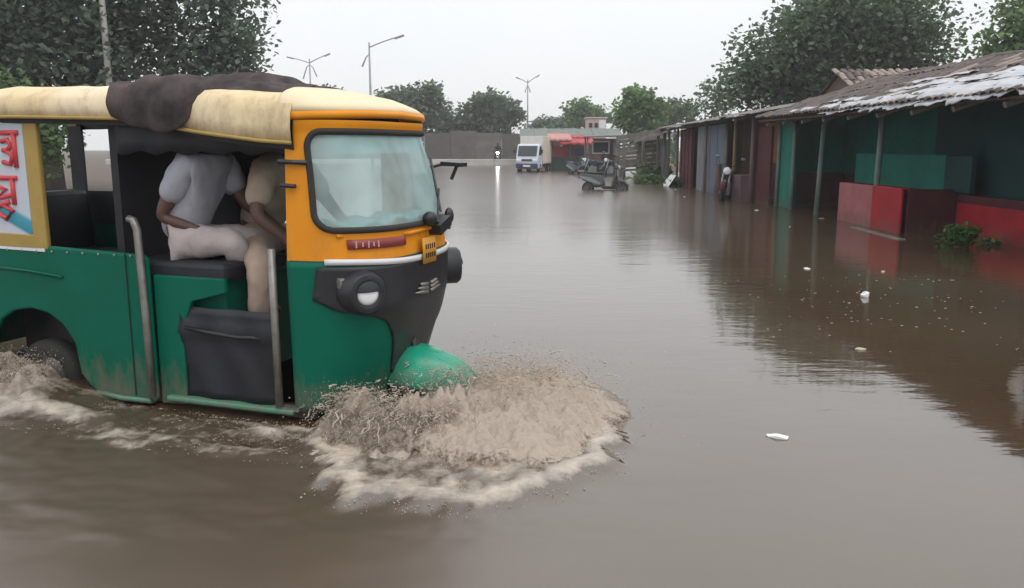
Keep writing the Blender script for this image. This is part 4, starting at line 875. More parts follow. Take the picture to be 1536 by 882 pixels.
# ------------------------------------------------------------------ corrugated roofed stalls further on
def corr(y0, y1, e, r_, n=22):                                        # corrugated sheet from eave point e to ridge point r_
    P = []
    for j in range(2*n+1):
        y = y0+(y1-y0)*j/(2*n); dz = .016*(1 if j % 2 else -1); P.append([(e[0], y, e[1]+dz), ((e[0]+r_[0])/2, y, (e[1]+r_[1])/2+dz+.02), (r_[0], y, r_[1]+dz)])
    return MB().grid(P, 0, 0)
def stall(name, label, y0, y1, eave, ridge, nsh, seed):
    h = empty(name, (0, 0, 0), 0, label, 'stall'); g = random.Random(seed); w = (y1-y0)/nsh
    for k in range(nsh):
        o = corr(y0+k*w-.06, y0+(k+1)*w+.06, (eave[0]+g.uniform(-.12, .08), eave[1]+g.uniform(-.03, .03)+.018*(k % 2)), (ridge[0], ridge[1]+.018*(k % 2)), 10).build('roof_sheet', M['tin'], h, smooth=False, solid=.006, fix=False)
    for k in range(3):
        y = y0+(y1-y0)*k/2; MB().tube([(eave[0]+.1, y, eave[1]-.05), (ridge[0], y, ridge[1]-.05)], .04, 6).build('rafter', M['wood_grey'], h)
    MB().box(((6.9+ridge[0])/2, y1, 1.1), (ridge[0]-6.9, .08, 2.5)).build('side_wall', M['wood_brown'], h)
    MB().box((ridge[0]+.3, (y0+y1)/2, 1.2), (.1, y1-y0, 2.9)).build('rear_wall', M['wood_brown'], h)
    return h
for nm, c1, c2 in (('orange_wall', (.28, .085, .02), (.2, .06, .018)), ('blue_grey', (.10, .13, .18), (.07, .09, .13)), ('grey_sheet', (.20, .19, .21), (.13, .125, .14)), ('mustard', (.18, .13, .03), (.13, .09, .025)), ('plum', (.16, .09, .10), (.1, .06, .07)), ('blue_dark', (.045, .05, .10), (.03, .035, .07))):
    M[nm] = mat(nm, c1, c2, rough=.7, scale=2, stretch=(1, 1, .4), bump=.15)
os_ = stall('orange_stall', 'open stall with orange and dark red walls and a yellow post', 20.95, 25.2, (5.95, 2.24), (8.9, 2.78), 5, 1)
MB().box((7.4, 23.1, 1.55), (.08, 4.2, 1.2)).build('upper_wall', M['orange_wall'], os_); MB().box((7.38, 23.1, .45), (.08, 4.2, 1.1)).build('lower_wall', M['maroon'], os_)
MB().box((6.5, 21.6, .95), (.06, 1.15, 2.0)).build('door_panel', M['maroon'], os_)
post(os_, 6.38, 24.1, 2.25, 'mustard', .06); post(os_, 6.38, 22.3, 2.2, 'plum', .065); post(os_, 6.4, 25.15, 2.2, 'wood_grey', .05)
MB().box((6.35, 22.75, .32), (.5, .8, .75)).build('counter', M['plum'], os_, bevel=.02)
ss = stall('shuttered_stall', 'stall closed with blue-grey and grey upright sheets', 25.25, 29.3, (5.85, 2.20), (8.7, 2.72), 5, 2)
for k in range(8):
    y = 25.5+.47*k; MB().box((6.40+.012*(k % 2), y, 1.02), (.05, .45, 2.2)).build('shutter_sheet', M['blue_grey' if k < 4 else 'grey_sheet'], ss, bevel=.008)
post(ss, 6.30, 25.6, .9, 'plum', .12, name='bollard_post'); post(ss, 6.3, 27.4, 2.2, 'wood_grey', .05)
ms_ = stall('maroon_shack', 'maroon boarded shack with a pale curtain in its doorway', 29.35, 33.4, (5.75, 2.12), (8.5, 2.6), 5, 3)
for k in range(7):
    y = 29.6+.3*k; MB().box((6.32+.02*(k % 2), y, 1.0), (.05, .285, 2.15)).build('board', M['maroon'], ms_)
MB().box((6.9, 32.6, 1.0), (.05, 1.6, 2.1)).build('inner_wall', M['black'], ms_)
P = [[(6.32+.03*math.sin(j*1.7), 32.1+.5*j/10, .7+1.2*i/8) for j in range(11)] for i in range(9)]
MB().grid(P, 0, 0).build('curtain', M['post_green'], ms_, smooth=True, solid=.01); post(ms_, 6.25, 31.8, 2.1, 'wood_grey', .05); post(ms_, 6.2, 33.3, 2.1, 'wood_grey', .05)
bs = MB().grid([[(6.0-.06*i+.02*math.sin(j), 30.6+.14*j, .42-.09*i-.02*i*math.sin(j*.6)) for j in range(9)] for i in range(6)], 0, 0).build('broken_sheet', M['foam_white'], None, smooth=True, solid=.01)
tag(bs, 'pale broken sheet slumped at the foot of the maroon shack', 'sheet')
# plank rack
rk = empty('plank_rack', (0, 0, 0), 0, 'weathered lean-to of grey posts and stacked planks beyond the maroon shack', 'lean-to')
for x, y, h in ((6.15, 34.0, 2.0), (6.1, 35.2, 2.0), (5.7, 36.6, 1.9), (5.15, 38.5, 1.75), (6.6, 36.4, 2.1)): post(rk, x, y, h, 'wood_grey', .065)
for k in range(9):
    z = .45+.19*k; MB().box((5.75-.02*k, 37.6, z), (2.3-.05*k, .10, .10 + .05*(k % 3)), rz=.05*math.sin(k*2.), ry=-.06-.012*k).build('plank', M['wood_grey'], rk)
for k in range(6):
    MB().box((6.6, 33.9+.75*k, 2.05-.05*k), (2.2, .66, .03), ry=-.12, rz=.03*math.sin(k*3)).build('roof_sheet', M['tin'], rk)
for k in range(5): MB().box((6.28, 34.2+.32*k, .9), (.04, .26, 1.5 + .2*(k % 2))).build('upright_plank', M['wood_grey'], rk)

# ------------------------------------------------------------------ stalls, shed and building in the distance
M['awning_red'] = mat('red_awning', (.52, .06, .07), (.38, .04, .05), rough=.6, scale=3, bump=.2, trans=.15)
M['awning_pink'] = mat('faded_pink_awning', (.60, .30, .28), (.5, .22, .2), rough=.7, scale=3, trans=.15)
M['dark_green'] = mat('dark_green_board', (.03, .06, .05), (.02, .04, .035), rough=.7)
rs = empty('red_stall', (0, 0, 0), 0, 'food stall with red awning and dark green counter beside the cargo truck', 'stall')
for x in (2.5, 3.6, 4.75): post(rs, x, 52.2, 1.75, 'wood_grey', .05)
def awning(x0, x1, yf, yb, zf, zb, m):
    P = [[(x0+(x1-x0)*j/14, yf+(yb-yf)*i/5, zf+(zb-zf)*i/5 - .06*math.sin(math.pi*i/5) + .03*math.sin(j*1.9+i)*(i < 2)) for j in range(15)] for i in range(6)]
    P.insert(0, [(p[0], p[1]-.01, p[2]-.14-.02*math.sin(j*1.6)) for j, p in enumerate(P[0])]); return MB().grid(P, 0, 0).build('awning', M[m], rs, smooth=True, solid=.015)
awning(2.9, 5.1, 51.2, 53.8, 1.70, 2.0, 'awning_red'); awning(2.2, 3.7, 51.6, 53.9, 1.92, 2.28, 'awning_pink'); awning(3.3, 5.0, 53.6, 54.8, 2.05, 2.2, 'awning_red')
MB().box((3.6, 54.6, 1.0), (2.6, .1, 2.0)).build('back_wall', M['plum'], rs); MB().box((2.95, 52.6, 1.1), (1.0, .06, .75)).build('hanging_cloth', M['awning_red'], rs)
MB().box((3.6, 52.3, .35), (2.3, .5, .95)).build('counter', M['dark_green'], rs, bevel=.02); MB().box((4.3, 52.5, 1.15), (.7, .3, .5)).build('display_box', M['blue_dark'], rs)
MB().ball((3.05, 52.0, 1.55), .10, 8, 6).build('lamp_globe', M['foam_white'], rs, smooth=True)
ks = empty('flat_roofed_kiosk', (0, 0, 0), 0, 'dark flat-roofed kiosk with a grey window box left of the banana plant', 'kiosk')
MB().box((5.0, 45.9, 2.02), (2.3, 1.8, .08), ry=-.03).build('roof', M['steel'], ks, bevel=.02)
for x, y in ((4.05, 45.2), (5.95, 45.2), (4.05, 46.6), (5.95, 46.6)): post(ks, x, y, 2.0, 'wood_grey', .045)
MB().box((5.05, 45.4, .32), (1.75, .5, .75)).build('counter', M['black'], ks, bevel=.02)
MB().box((5.45, 46.6, 1.0), (1.0, .06, 1.2)).build('back_wall', M['wood_brown'], ks)
wf = MB().box((4.8, 45.5, 1.72), (.95, .06, .07)).box((4.8, 45.5, 1.1), (.95, .06, .07)).box((4.36, 45.5, 1.41), (.07, .06, .55)).box((5.24, 45.5, 1.41), (.07, .06, .55)).build('window_frame', M['steel'], ks)
MB().box((4.8, 45.53, 1.41), (.8, .01, .54)).build('pane', M['dark_glass'], wf)
MB().box((5.6, 45.42, 1.35), (.25, .3, .75)).build('side_cupboard', M['blue_grey'], ks)
lsd = empty('low_shed', (0, 0, 0), 0, 'long low shed with a grey-green roof behind the truck and stalls', 'shed')
MB().box((4.2, 63.5, 1.0), (7.2, 3.6, 2.1)).build('wall', M['wood_brown'], lsd)
M['roof_green'] = mat('grey_green_roof', (.16, .19, .17), (.11, .125, .115), rough=.7, scale=1.5)
for k in range(7):
    MB().box((1.1+1.08*k, 62.6, 2.45+.02*(k % 2)), (1.06, 3.0, .05), rx=.22).build('roof_sheet', M['roof_green'], lsd)
blg = empty('upper_house', (0, 0, 0), 0, 'pale pink upper storey with a white corner above the shed roofs', 'building')
M['pale_pink'] = mat('pale_pink_wall', (.55, .40, .37), (.45, .32, .30), rough=.8)
MB().box((7.6, 77, 1.95), (1.7, 2.2, 3.9)).build('wall', M['pale_pink'], blg); MB().box((8.1, 75.85, 3.35), (.6, .1, .9)).build('corner_panel', M['white_paint'], blg)
MB().box((7.6, 77, 4.0), (1.9, 2.4, .12)).build('roof', M['concrete'], blg)
for x in (7.05, 7.55): MB().box((x, 75.88, 3.35), (.3, .06, .4)).build('window', M['dark_glass'], blg)
ps = empty('parasol', (-5.75, 45, 0), 0, 'pale blue-white parasol beyond the rickshaw windscreen', 'parasol')
M['parasol'] = mat('parasol_cloth', (.62, .68, .78), (.5, .57, .68), rough=.8, trans=.2)
P = [[(k*1.05*math.cos(2*math.pi*j/16), k*1.05*math.sin(2*math.pi*j/16), 2.1-.42*k**1.3-.03*(j % 2)*k) for j in range(16)] for k in (.02, .4, .75, 1)]
MB().grid(P, 0, 0, True).build('canopy', M['parasol'], ps, solid=.01); MB().tube([(0, 0, -.2), (0, 0, 2.15)], .025, 6).build('pole', M['steel'], ps)
MB().box((.1, .3, .5), (1.2, .7, 1.1)).build('table_cover', M['blue_dark'], ps, bevel=.03)

# ------------------------------------------------------------------ cargo truck
tk = empty('cargo_truck', (1.28, 50.4, -.12), R(-90-14), 'small white cargo truck with box body facing us in the flood', 'truck')
M['box_cream'] = mat('cream_box_panel', (.66, .56, .42), (.56, .47, .35), rough=.6, scale=2); M['box_white'] = mat('white_box_panel', (.66, .64, .62), (.56, .54, .52), rough=.6, scale=2)
M['truck_white'] = mat('truck_white', (.60, .63, .68), (.52, .55, .60), rough=.4, scale=2); M['blue_band'] = mat('dark_blue_band', (.04, .05, .13), (.03, .035, .09), rough=.4)
cab = [(1.72, .38), (1.74, .78), (1.66, 1.02), (1.30, 1.66), (1.18, 1.72), (.55, 1.74), (.50, .32), (1.45, .30)]
MB().prism(cab, -.66, .66).build('cab', M['truck_white'], tk, bevel=.05)
MB().prism([(1.678, 1.05), (1.355, 1.60), (1.385, 1.62), (1.708, 1.06)], -.56, .56).build('windscreen', M['dark_glass'], tk, bevel=.01)
for s in (-1, 1):
    MB().prism([(1.50, 1.08), (1.27, 1.58), (.75, 1.58), (.75, 1.08)], s*.655, s*.672).build('side_window', M['dark_glass'], tk)
    MB().box((1.735, s*.48, .78), (.06, .24, .15)).build('headlight', M['lens'], tk, bevel=.02)
    MB().box((1.45, s*.80, 1.30), (.06, .16, .22)).build('wing_mirror', M['black'], tk, bevel=.02)
    for x in (1.05, -1.35):
        wd = MB().lathe([(.16, -.09), (.27, -.09), (.29, 0), (.27, .09), (.16, .09)], (x, s*.58, .29), 'y', 20).build('wheel', M['rubber'], tk, smooth='auto')
        MB().lathe([(.001, .06*s), (.1, .08*s), (.17, .05*s)], (x, s*.58, .29), 'y', 14).build('rim', M['steel'], wd)
MB().box((1.755, 0, .48), (.08, 1.30, .26)).build('bumper', M['blue_band'], tk, bevel=.03); MB().box((1.735, 0, .80), (.05, .62, .12)).build('grille', M['blue_band'], tk, bevel=.015)
MB().box((1.80, 0, .47), (.02, .42, .10)).build('number_plate', M['foam_white'], tk)
MB().box((-.75, 0, .48), (2.5, 1.2, .16)).build('chassis', M['black'], tk); MB().box((-.78, 0, 1.38), (2.44, 1.42, 1.62)).build('box_body', M['box_cream'], tk, bevel=.02)
MB().box((.452, 0, 1.45), (.03, 1.38, 1.44)).build('box_front', M['box_white'], tk)
for k in range(5): MB().box((-.15-.48*k*1.0+.3, .722, 1.38), (.03, .025, 1.5)).build('box_rib', M['box_white'], tk)

# ------------------------------------------------------------------ two-wheelers
def wheel2(root, x, z, r, m='rubber'):
    w = MB().lathe([(r*.70, -.045), (r*.93, -.045), (r, 0), (r*.93, .045), (r*.70, .045)], (x, 0, z), 'y', 22).build('wheel', M[m], root, smooth='auto')
    MB().lathe([(.001, -.05), (r*.25, -.05), (r*.3, -.012), (r*.72, -.03), (r*.72, .03), (r*.3, .012), (r*.25, .05), (.001, .05)], (x, 0, z), 'y', 18).build('rim', M['scooter_dark'], w, smooth='auto')
M['scooter_dark'] = mat('dark_scooter_paint', (.045, .05, .05), (.035, .038, .04), rough=.3, scale=3, coat=.2); M['silver'] = mat('silver_paint', (.20, .21, .22), (.14, .15, .16), rough=.35, scale=3, metal=.2)
def scooter(loc, rz, tilt, label, pm='scooter_dark', am='silver'):
    s = empty('scooter', loc, rz, label, 'scooter'); s.rotation_euler = (tilt, 0, rz)
    wheel2(s, .62, .22, .225); wheel2(s, -.58, .22, .225)
    MB().prism([(-.92, .62), (-.80, .72), (-.10, .66), (.0, .40), (.0, .28), (-.35, .24), (-.50, .40), (-.75, .46)], -.15, .15).build('rear_body', M[pm], s, bevel=.05)
    for q in (-1, 1): MB().prism([(-.90, .62), (-.45, .55), (-.08, .36), (-.12, .30), (-.55, .42), (-.85, .54)], q*.152, q*.175).build('side_flash', M[am], s, bevel=.01)
    MB().prism([(-.88, .72), (-.70, .78), (-.35, .75), (-.05, .76), (.0, .70), (-.8, .68)], -.13, .13).build('seat', M['black'], s, bevel=.03)
    MB().box((.13, 0, .25), (.42, .30, .07)).build('footboard', M['black'], s, bevel=.02)
    MB().prism([(.26, .22), (.34, .22), (.44, .62), (.42, .84), (.36, .84), (.34, .60)], -.20, .20).build('leg_shield', M[pm], s, bevel=.04)
    MB().prism([(.435, .58), (.50, .62), (.47, .84), (.42, .86)], -.12, .12).build('apron_panel', M[am], s, bevel=.02)
    MB().prism([(.28, .88), (.40, .84), (.50, .92), (.42, 1.04), (.30, 1.02)], -.14, .14).build('headset', M[pm], s, bevel=.04)
    MB().box((.475, 0, .94), (.05, .17, .11)).build('headlight', M['lens'], s, bevel=.03)
    MB().tube([(.27, -.34, .99), (.34, -.12, .97), (.34, .12, .97), (.27, .34, .99)], .018, 8).build('handlebar', M['black'], s, smooth=True)
    for q in (-1, 1):
        a = MB().tube([(.32, q*.20, .98), (.34, q*.27, 1.14)], .008, 5).build('mirror_stalk', M['black'], s); MB().ball((.34, q*.29, 1.18), (.02, .06, .045), 8, 5).build('mirror', M['black'], a, smooth=True)
    MB().tube([(.42, .07, .8), (.58, .08, .26)], .022, 6).tube([(.42, -.07, .8), (.58, -.08, .26)], .022, 6).build('fork', M[am], s, smooth=True)
    MB().prism([(.38, .40), (.52, .50), (.72, .48), (.86, .34), (.80, .32), (.68, .42), (.50, .44), (.42, .36)], -.075, .075).build('front_mudguard', M[pm], s, bevel=.02)
    MB().tube([(-.72, -.17, .80), (-.95, -.12, .80), (-.98, 0, .80), (-.95, .12, .80), (-.72, .17, .80)], .014, 6).build('grab_rail', M['steel'], s, smooth=True)
    MB().box((-.93, 0, .60), (.04, .16, .09)).build('tail_light', M['awning_red'], s, bevel=.015)
    return s
scooter((3.15, 28.6, -.17), R(-22), R(-11), 'dark scooter with silver panels standing in the flooded road')
scooter((3.45, 44.5, -.14), R(-60), R(-6), 'grey scooter parked in front of the red stall', 'scooter_dark', 'silver')
def motorcycle(loc, rz, tilt, label, lit=0., tank='maroon'):
    m = empty('motorcycle', loc, rz, label, 'motorcycle'); m.rotation_euler = (tilt, 0, rz)
    wheel2(m, .66, .30, .30); wheel2(m, -.62, .30, .30)
    MB().prism([(.28, .78), (.22, .90), (-.05, .92), (-.18, .80), (-.12, .68), (.22, .66)], -.13, .13).build('tank', M[tank], m, bevel=.05)
    MB().prism([(-.12, .82), (-.45, .80), (-.85, .88), (-.86, .80), (-.45, .72), (-.12, .74)], -.12, .12).build('seat', M['black'], m, bevel=.03)
    MB().prism([(-.30, .72), (-.88, .80), (-.92, .70), (-.45, .58), (-.25, .56)], -.10, .10).build('tail_cowl', M[tank], m, bevel=.02)
    MB().box((.05, 0, .42), (.38, .24, .34)).box((.12, 0, .62), (.16, .18, .18)).build('engine', M['steel'], m, bevel=.03)
    MB().tube([(.38, 0, .95), (.30, 0, .80), (.15, 0, .30), (-.25, 0, .28), (-.30, 0, .70)], .028, 6).build('frame', M['black'], m, smooth=True)
    MB().tube([(.40, .09, .98), (.66, .09, .30)], .026, 6).tube([(.40, -.09, .98), (.66, -.09, .30)], .026, 6).build('fork', M['steel'], m, smooth=True)
    MB().tube([(.22, -.36, 1.05), (.33, -.18, 1.08), (.38, 0, 1.0), (.33, .18, 1.08), (.22, .36, 1.05)], .016, 6).build('handlebar', M['black'], m, smooth=True)
    c = MB().lathe([(.02, -.06), (.09, -.02), (.105, .05)], (.50, 0, .93), 'x', 18).build('headlamp_shell', M['black'], m, smooth=True)
    MB().lathe([(.10, .05), (.08, .065), (.04, .075), (.001, .08)], (.50, 0, .93), 'x', 18).build('headlight', emit_mat('lit_headlamp', (1, .97, .92), lit) if lit else M['lens'], c, smooth=True)
    for q in (-1, 1):
        a = MB().tube([(.30, q*.24, 1.07), (.28, q*.33, 1.24)], .008, 5).build('mirror_stalk', M['black'], m); MB().ball((.28, q*.35, 1.28), (.015, .07, .045), 8, 5).build('mirror', M['silver'], a, smooth=True)
    P = [[(.66+.345*math.cos(w), y, .30+.345*math.sin(w)) for y in (-.07, 0, .07)] for w in [R(20+14*i) for i in range(11)]]
    MB().grid(P, 0, 0).build('mudguard', M[tank], m, smooth=True, solid=.01)
    MB().tube([(.05, -.14, .28), (-.3, -.16, .26), (-.85, -.17, .36)], [.03, .035, .05], 8).build('exhaust', M['chrome'], m, smooth=True)
    return m
motorcycle((5.95, 23.35, -.12), R(-112), R(-7), 'dark motorcycle parked nose out in front of the orange stall')
motorcycle((4.15, 43.2, -.13), R(-150), R(-7), 'dark motorcycle standing in the water at the left corner of the kiosk', tank='blue_dark')
motorcycle((4.95, 42.6, -.13), R(-128), R(-7), 'dark motorcycle standing in the water in front of the kiosk counter', tank='black')
motorcycle((-1.18, 69.6, .02), R(-90), 0, 'motorcycle with its headlight lit riding towards us on the far road', lit=75, tank='black')
rd = dict(hip=(-.30, 0, .95), neck=(-.10, 0, 1.48), head=(-.06, 0, 1.62), face=(1, 0, -.05), shl=(-.12, .19, 1.40), ell=(.05, .30, 1.16), wrl=(.20, .34, 1.08), shr=(-.12, -.19, 1.40), elr=(.05, -.30, 1.16), wrr=(.20, -.34, 1.08),
          thl=(-.22, .12, .90), knl=(.15, .22, .72), anl=(-.05, .20, .32), tol=(.08, .2, .27), thr=(-.22, -.12, .90), knr=(.15, -.22, .72), anr=(-.05, -.20, .32), tor=(.08, -.2, .27))
M['dark_cloth'] = mat('dark_clothing', (.03, .03, .034), (.022, .022, .025), rough=.9)
person((-1.18, 69.6, .02), R(-90), rd, 'dark-clothed rider on the far motorcycle with its headlight lit', M['dark_cloth'], M['dark_cloth'], sleeve=.95)

# ------------------------------------------------------------------ splashes
G9 = 9.81
def spray_root(name, label):
    o = empty(name, (0, 0, 0), 0, label, 'splash'); o['kind'] = 'stuff'; return o
OCT = np.array([(1, 0, 0), (-1, 0, 0), (0, 1, 0), (0, -1, 0), (0, 0, 1), (0, 0, -1)], float)
OCF = np.array([(0, 2, 4), (2, 1, 4), (1, 3, 4), (3, 0, 4), (2, 0, 5), (1, 2, 5), (3, 1, 5), (0, 3, 5)])
def droplets(name, Pw, Vw, r, m, parent, g):
    """small blobs stretched along their flight"""
    n = len(Pw); d = Vw/np.maximum(1e-6, np.linalg.norm(Vw, axis=1, keepdims=True))
    u = np.cross(d, g.normal(size=(n, 3))); u /= np.linalg.norm(u, axis=1, keepdims=True); w = np.cross(d, u)
    st = (1+1.8*g.random(n)**2)[:, None]; jr = r[:, None]
    V = Pw[:, None, :] + (OCT[None, :, 0:1]*(d*st*jr)[:, None, :] + OCT[None, :, 1:2]*(u*jr)[:, None, :] + OCT[None, :, 2:3]*(w*jr*.8)[:, None, :])
    V = V + g.normal(size=V.shape)*jr[:, None]*.15
    Q = (OCF[None] + (np.arange(n)*6)[:, None, None]).reshape(-1, 3)
    return tag(np_mesh(name, V.reshape(-1, 3), Q, m, parent, smooth=True), kind='stuff')
def to_world(p):                                                     # rickshaw frame -> world, arrays
    x, y, z = p[..., 0], p[..., 1], p[..., 2]
    return np.stack([RL.x+hx*x-hy*y, RL.y+hy*x+hx*y, z], -1)
def dir_world(v):
    x, y, z = v[..., 0], v[..., 1], v[..., 2]; return np.stack([hx*x-hy*y, hy*x+hx*y, z], -1)
def throw(g, n, src, vel, tmin=0., tmax=1., zmin=.0):
    p0 = src(g, n); v = vel(g, n); T = (v[:, 2]+np.sqrt(v[:, 2]**2+2*G9*np.maximum(p0[:, 2], 0)))/G9
    t = (tmin+(tmax-tmin)*g.random(n))*T
    p = p0+v*t[:, None]; p[:, 2] -= .5*G9*t*t; vv = v.copy(); vv[:, 2] -= G9*t
    return p, vv, t
def sheet_mesh(name, src, vel, nph, nt, m, parent, rough=.03, tfun=None, seed=0, holes=0., solid=.008):
    """a thrown sheet of water: launch parameter u in 0..1, flight fraction t"""
    g = np.random.default_rng(seed); u = np.linspace(0, 1, nph); t = np.linspace(0.02, 1, nt)
    U, Tt = np.meshgrid(u, t, indexing='ij'); p0 = src(u); v = vel(u)
    T = (v[:, 2]+np.sqrt(v[:, 2]**2+2*G9*np.maximum(p0[:, 2], 0)))/G9
    if tfun is not None: T = T*tfun(u)
    tt = Tt*T[:, None]; P = p0[:, None, :]+v[:, None, :]*tt[..., None]; P[..., 2] -= .5*G9*tt*tt
    k = 26
    nz = fbm(U*k+seed, Tt*5+seed, 4); n2 = fbm(U*70+seed, Tt*9+3, 3)
    P[..., 2] += (nz*1.6+n2*.9)*rough*np.sin(np.pi*np.clip(Tt, .08, .95)); P[..., 0] += n2*rough*.7; P[..., 1] += nz*rough*.7
    P[..., 2] = np.maximum(P[..., 2], -.03)
    i = np.arange(nph-1)[:, None]*nt+np.arange(nt-1)[None]
    Q = np.stack([i, i+nt, i+nt+1, i+1], -1).reshape(-1, 4)
    if holes:
        h = fbm(U*34+5+seed, Tt*4+1, 4)+.35*(Tt-.62); Q = Q[(h[:-1, :-1] < holes).ravel()]
    o = np_mesh(name, to_world(P).reshape(-1, 3), Q, m, parent, smooth=True); q = o.modifiers.new('solid', 'SOLIDIFY'); q.thickness = solid; q.offset = 0
    return tag(o, kind='stuff')
def strands(name, p0, v, t0, t1, w, m, parent):
    b = MB()
    for k in range(len(p0)):
        pts = []; rr_ = []
        for i in range(6):
            q = i/5; t = t0[k]+(t1[k]-t0[k])*q; p = p0[k]+v[k]*t; z = p[2]-.5*G9*t*t
            pts.append(rl(p[0]+.01*math.sin(k*3+i*2), p[1]+.01*math.cos(k*5+i*2), max(z, -.02))); rr_.append(w[k]*math.sin(math.pi*(.08+.84*q))**.7)
        b.tube(pts, rr_, 4, caps=False)
    return tag(b.build(name, m, parent, smooth=True, fix=False), kind='stuff')
def spray_mat(name):
    m, n, l, b = node_mat(name); b.inputs['Roughness'].default_value = .26; b.inputs['IOR'].default_value = 1.34
    b.inputs['Subsurface Weight'].default_value = .0
    at = n.new('ShaderNodeAttribute'); at.attribute_name = 'pale'
    geo = n.new('ShaderNodeNewGeometry')
    n1 = n.new('ShaderNodeTexNoise'); n1.inputs['Scale'].default_value = 26; n1.inputs['Detail'].default_value = 9; n1.inputs['Roughness'].default_value = .85; l.new(geo.outputs['Position'], n1.inputs['Vector'])
    ad = n.new('ShaderNodeMath'); ad.operation = 'MULTIPLY_ADD'; ad.inputs[1].default_value = 2.1; l.new(n1.outputs['Fac'], ad.inputs[0]); l.new(at.outputs['Fac'], ad.inputs[2])
    cr = n.new('ShaderNodeValToRGB'); e = cr.color_ramp; e.elements[0].position = .55; e.elements[0].color = (.105, .08, .06, 1); e.elements[1].position = 1.0; e.elements[1].color = (.56, .475, .395, 1)
    mr = n.new('ShaderNodeMapRange'); mr.inputs['From Min'].default_value = .65; mr.inputs['From Max'].default_value = 1.72; l.new(ad.outputs[0], mr.inputs['Value']); l.new(mr.outputs[0], cr.inputs['Fac'])
    e.elements[0].position = .15; q = e.elements.new(.5); q.color = (.37, .30, .245, 1)
    l.new(cr.outputs['Color'], b.inputs['Base Color'])
    ac = n.new('ShaderNodeAttribute'); ac.attribute_name = 'cover'
    n3 = n.new('ShaderNodeTexNoise'); n3.inputs['Scale'].default_value = 34; n3.inputs['Detail'].default_value = 6; n3.inputs['Roughness'].default_value = .7; l.new(geo.outputs['Position'], n3.inputs['Vector'])
    cv_ = n.new('ShaderNodeMath'); cv_.operation = 'ADD'; l.new(ac.outputs['Fac'], cv_.inputs[0]); l.new(n3.outputs['Fac'], cv_.inputs[1])
    cm_ = n.new('ShaderNodeMapRange'); cm_.inputs['From Min'].default_value = .62; cm_.inputs['From Max'].default_value = .92; l.new(cv_.outputs[0], cm_.inputs['Value'])
    tr_ = n.new('ShaderNodeBsdfTransparent'); tr_.inputs['Color'].default_value = (.92, .88, .84, 1); mx_ = n.new('ShaderNodeMixShader'); l.new(cm_.outputs[0], mx_.inputs[0]); l.new(tr_.outputs[0], mx_.inputs[1])
    tl_ = n.new('ShaderNodeBsdfTranslucent'); l.new(cr.outputs['Color'], tl_.inputs['Color']); m3 = n.new('ShaderNodeMixShader'); m3.inputs[0].default_value = .34; l.new(b.outputs[0], m3.inputs[1]); l.new(tl_.outputs[0], m3.inputs[2])
    l.new(m3.outputs[0], mx_.inputs[2]); l.new(mx_.outputs[0], n['Material Output'].inputs['Surface'])
    n2 = n.new('ShaderNodeTexNoise'); n2.inputs['Scale'].default_value = 60; n2.inputs['Detail'].default_value = 5; l.new(geo.outputs['Position'], n2.inputs['Vector'])
    bp = n.new('ShaderNodeBump'); bp.inputs['Strength'].default_value = .7; bp.inputs['Distance'].default_value = .012; l.new(n2.outputs['Fac'], bp.inputs['Height']); l.new(bp.outputs['Normal'], b.inputs['Normal'])
    return m
M['spray_mass'] = spray_mat('churned_spray')
def heap(name, x0, x1, y0, y1, st, fn, parent):
    """a heap of churned water over a patch of the rickshaw's frame; fn gives height and paleness"""
    a = np.arange(x0, x1, st); c = np.arange(y0, y1, st); X, Y, Q = sheet(a, c); Z, pale, cov, ox, oy = fn(X, Y)
    keep = (Z > -.012).ravel(); Q = Q[keep[Q].any(1)]
    P = to_world(np.stack([X+ox, Y+oy, Z], -1)).reshape(-1, 3)
    return tag(np_mesh(name, P, Q, M['spray_mass'], parent, smooth=True, attr={'pale': np.clip(pale, 0, 1).ravel(), 'cover': np.clip(cov, 0, 1).ravel()}), kind='stuff')
bow = spray_root('bow_splash', 'fan of muddy water thrown up around the front wheel of the rickshaw')
g = np.random.default_rng(77)
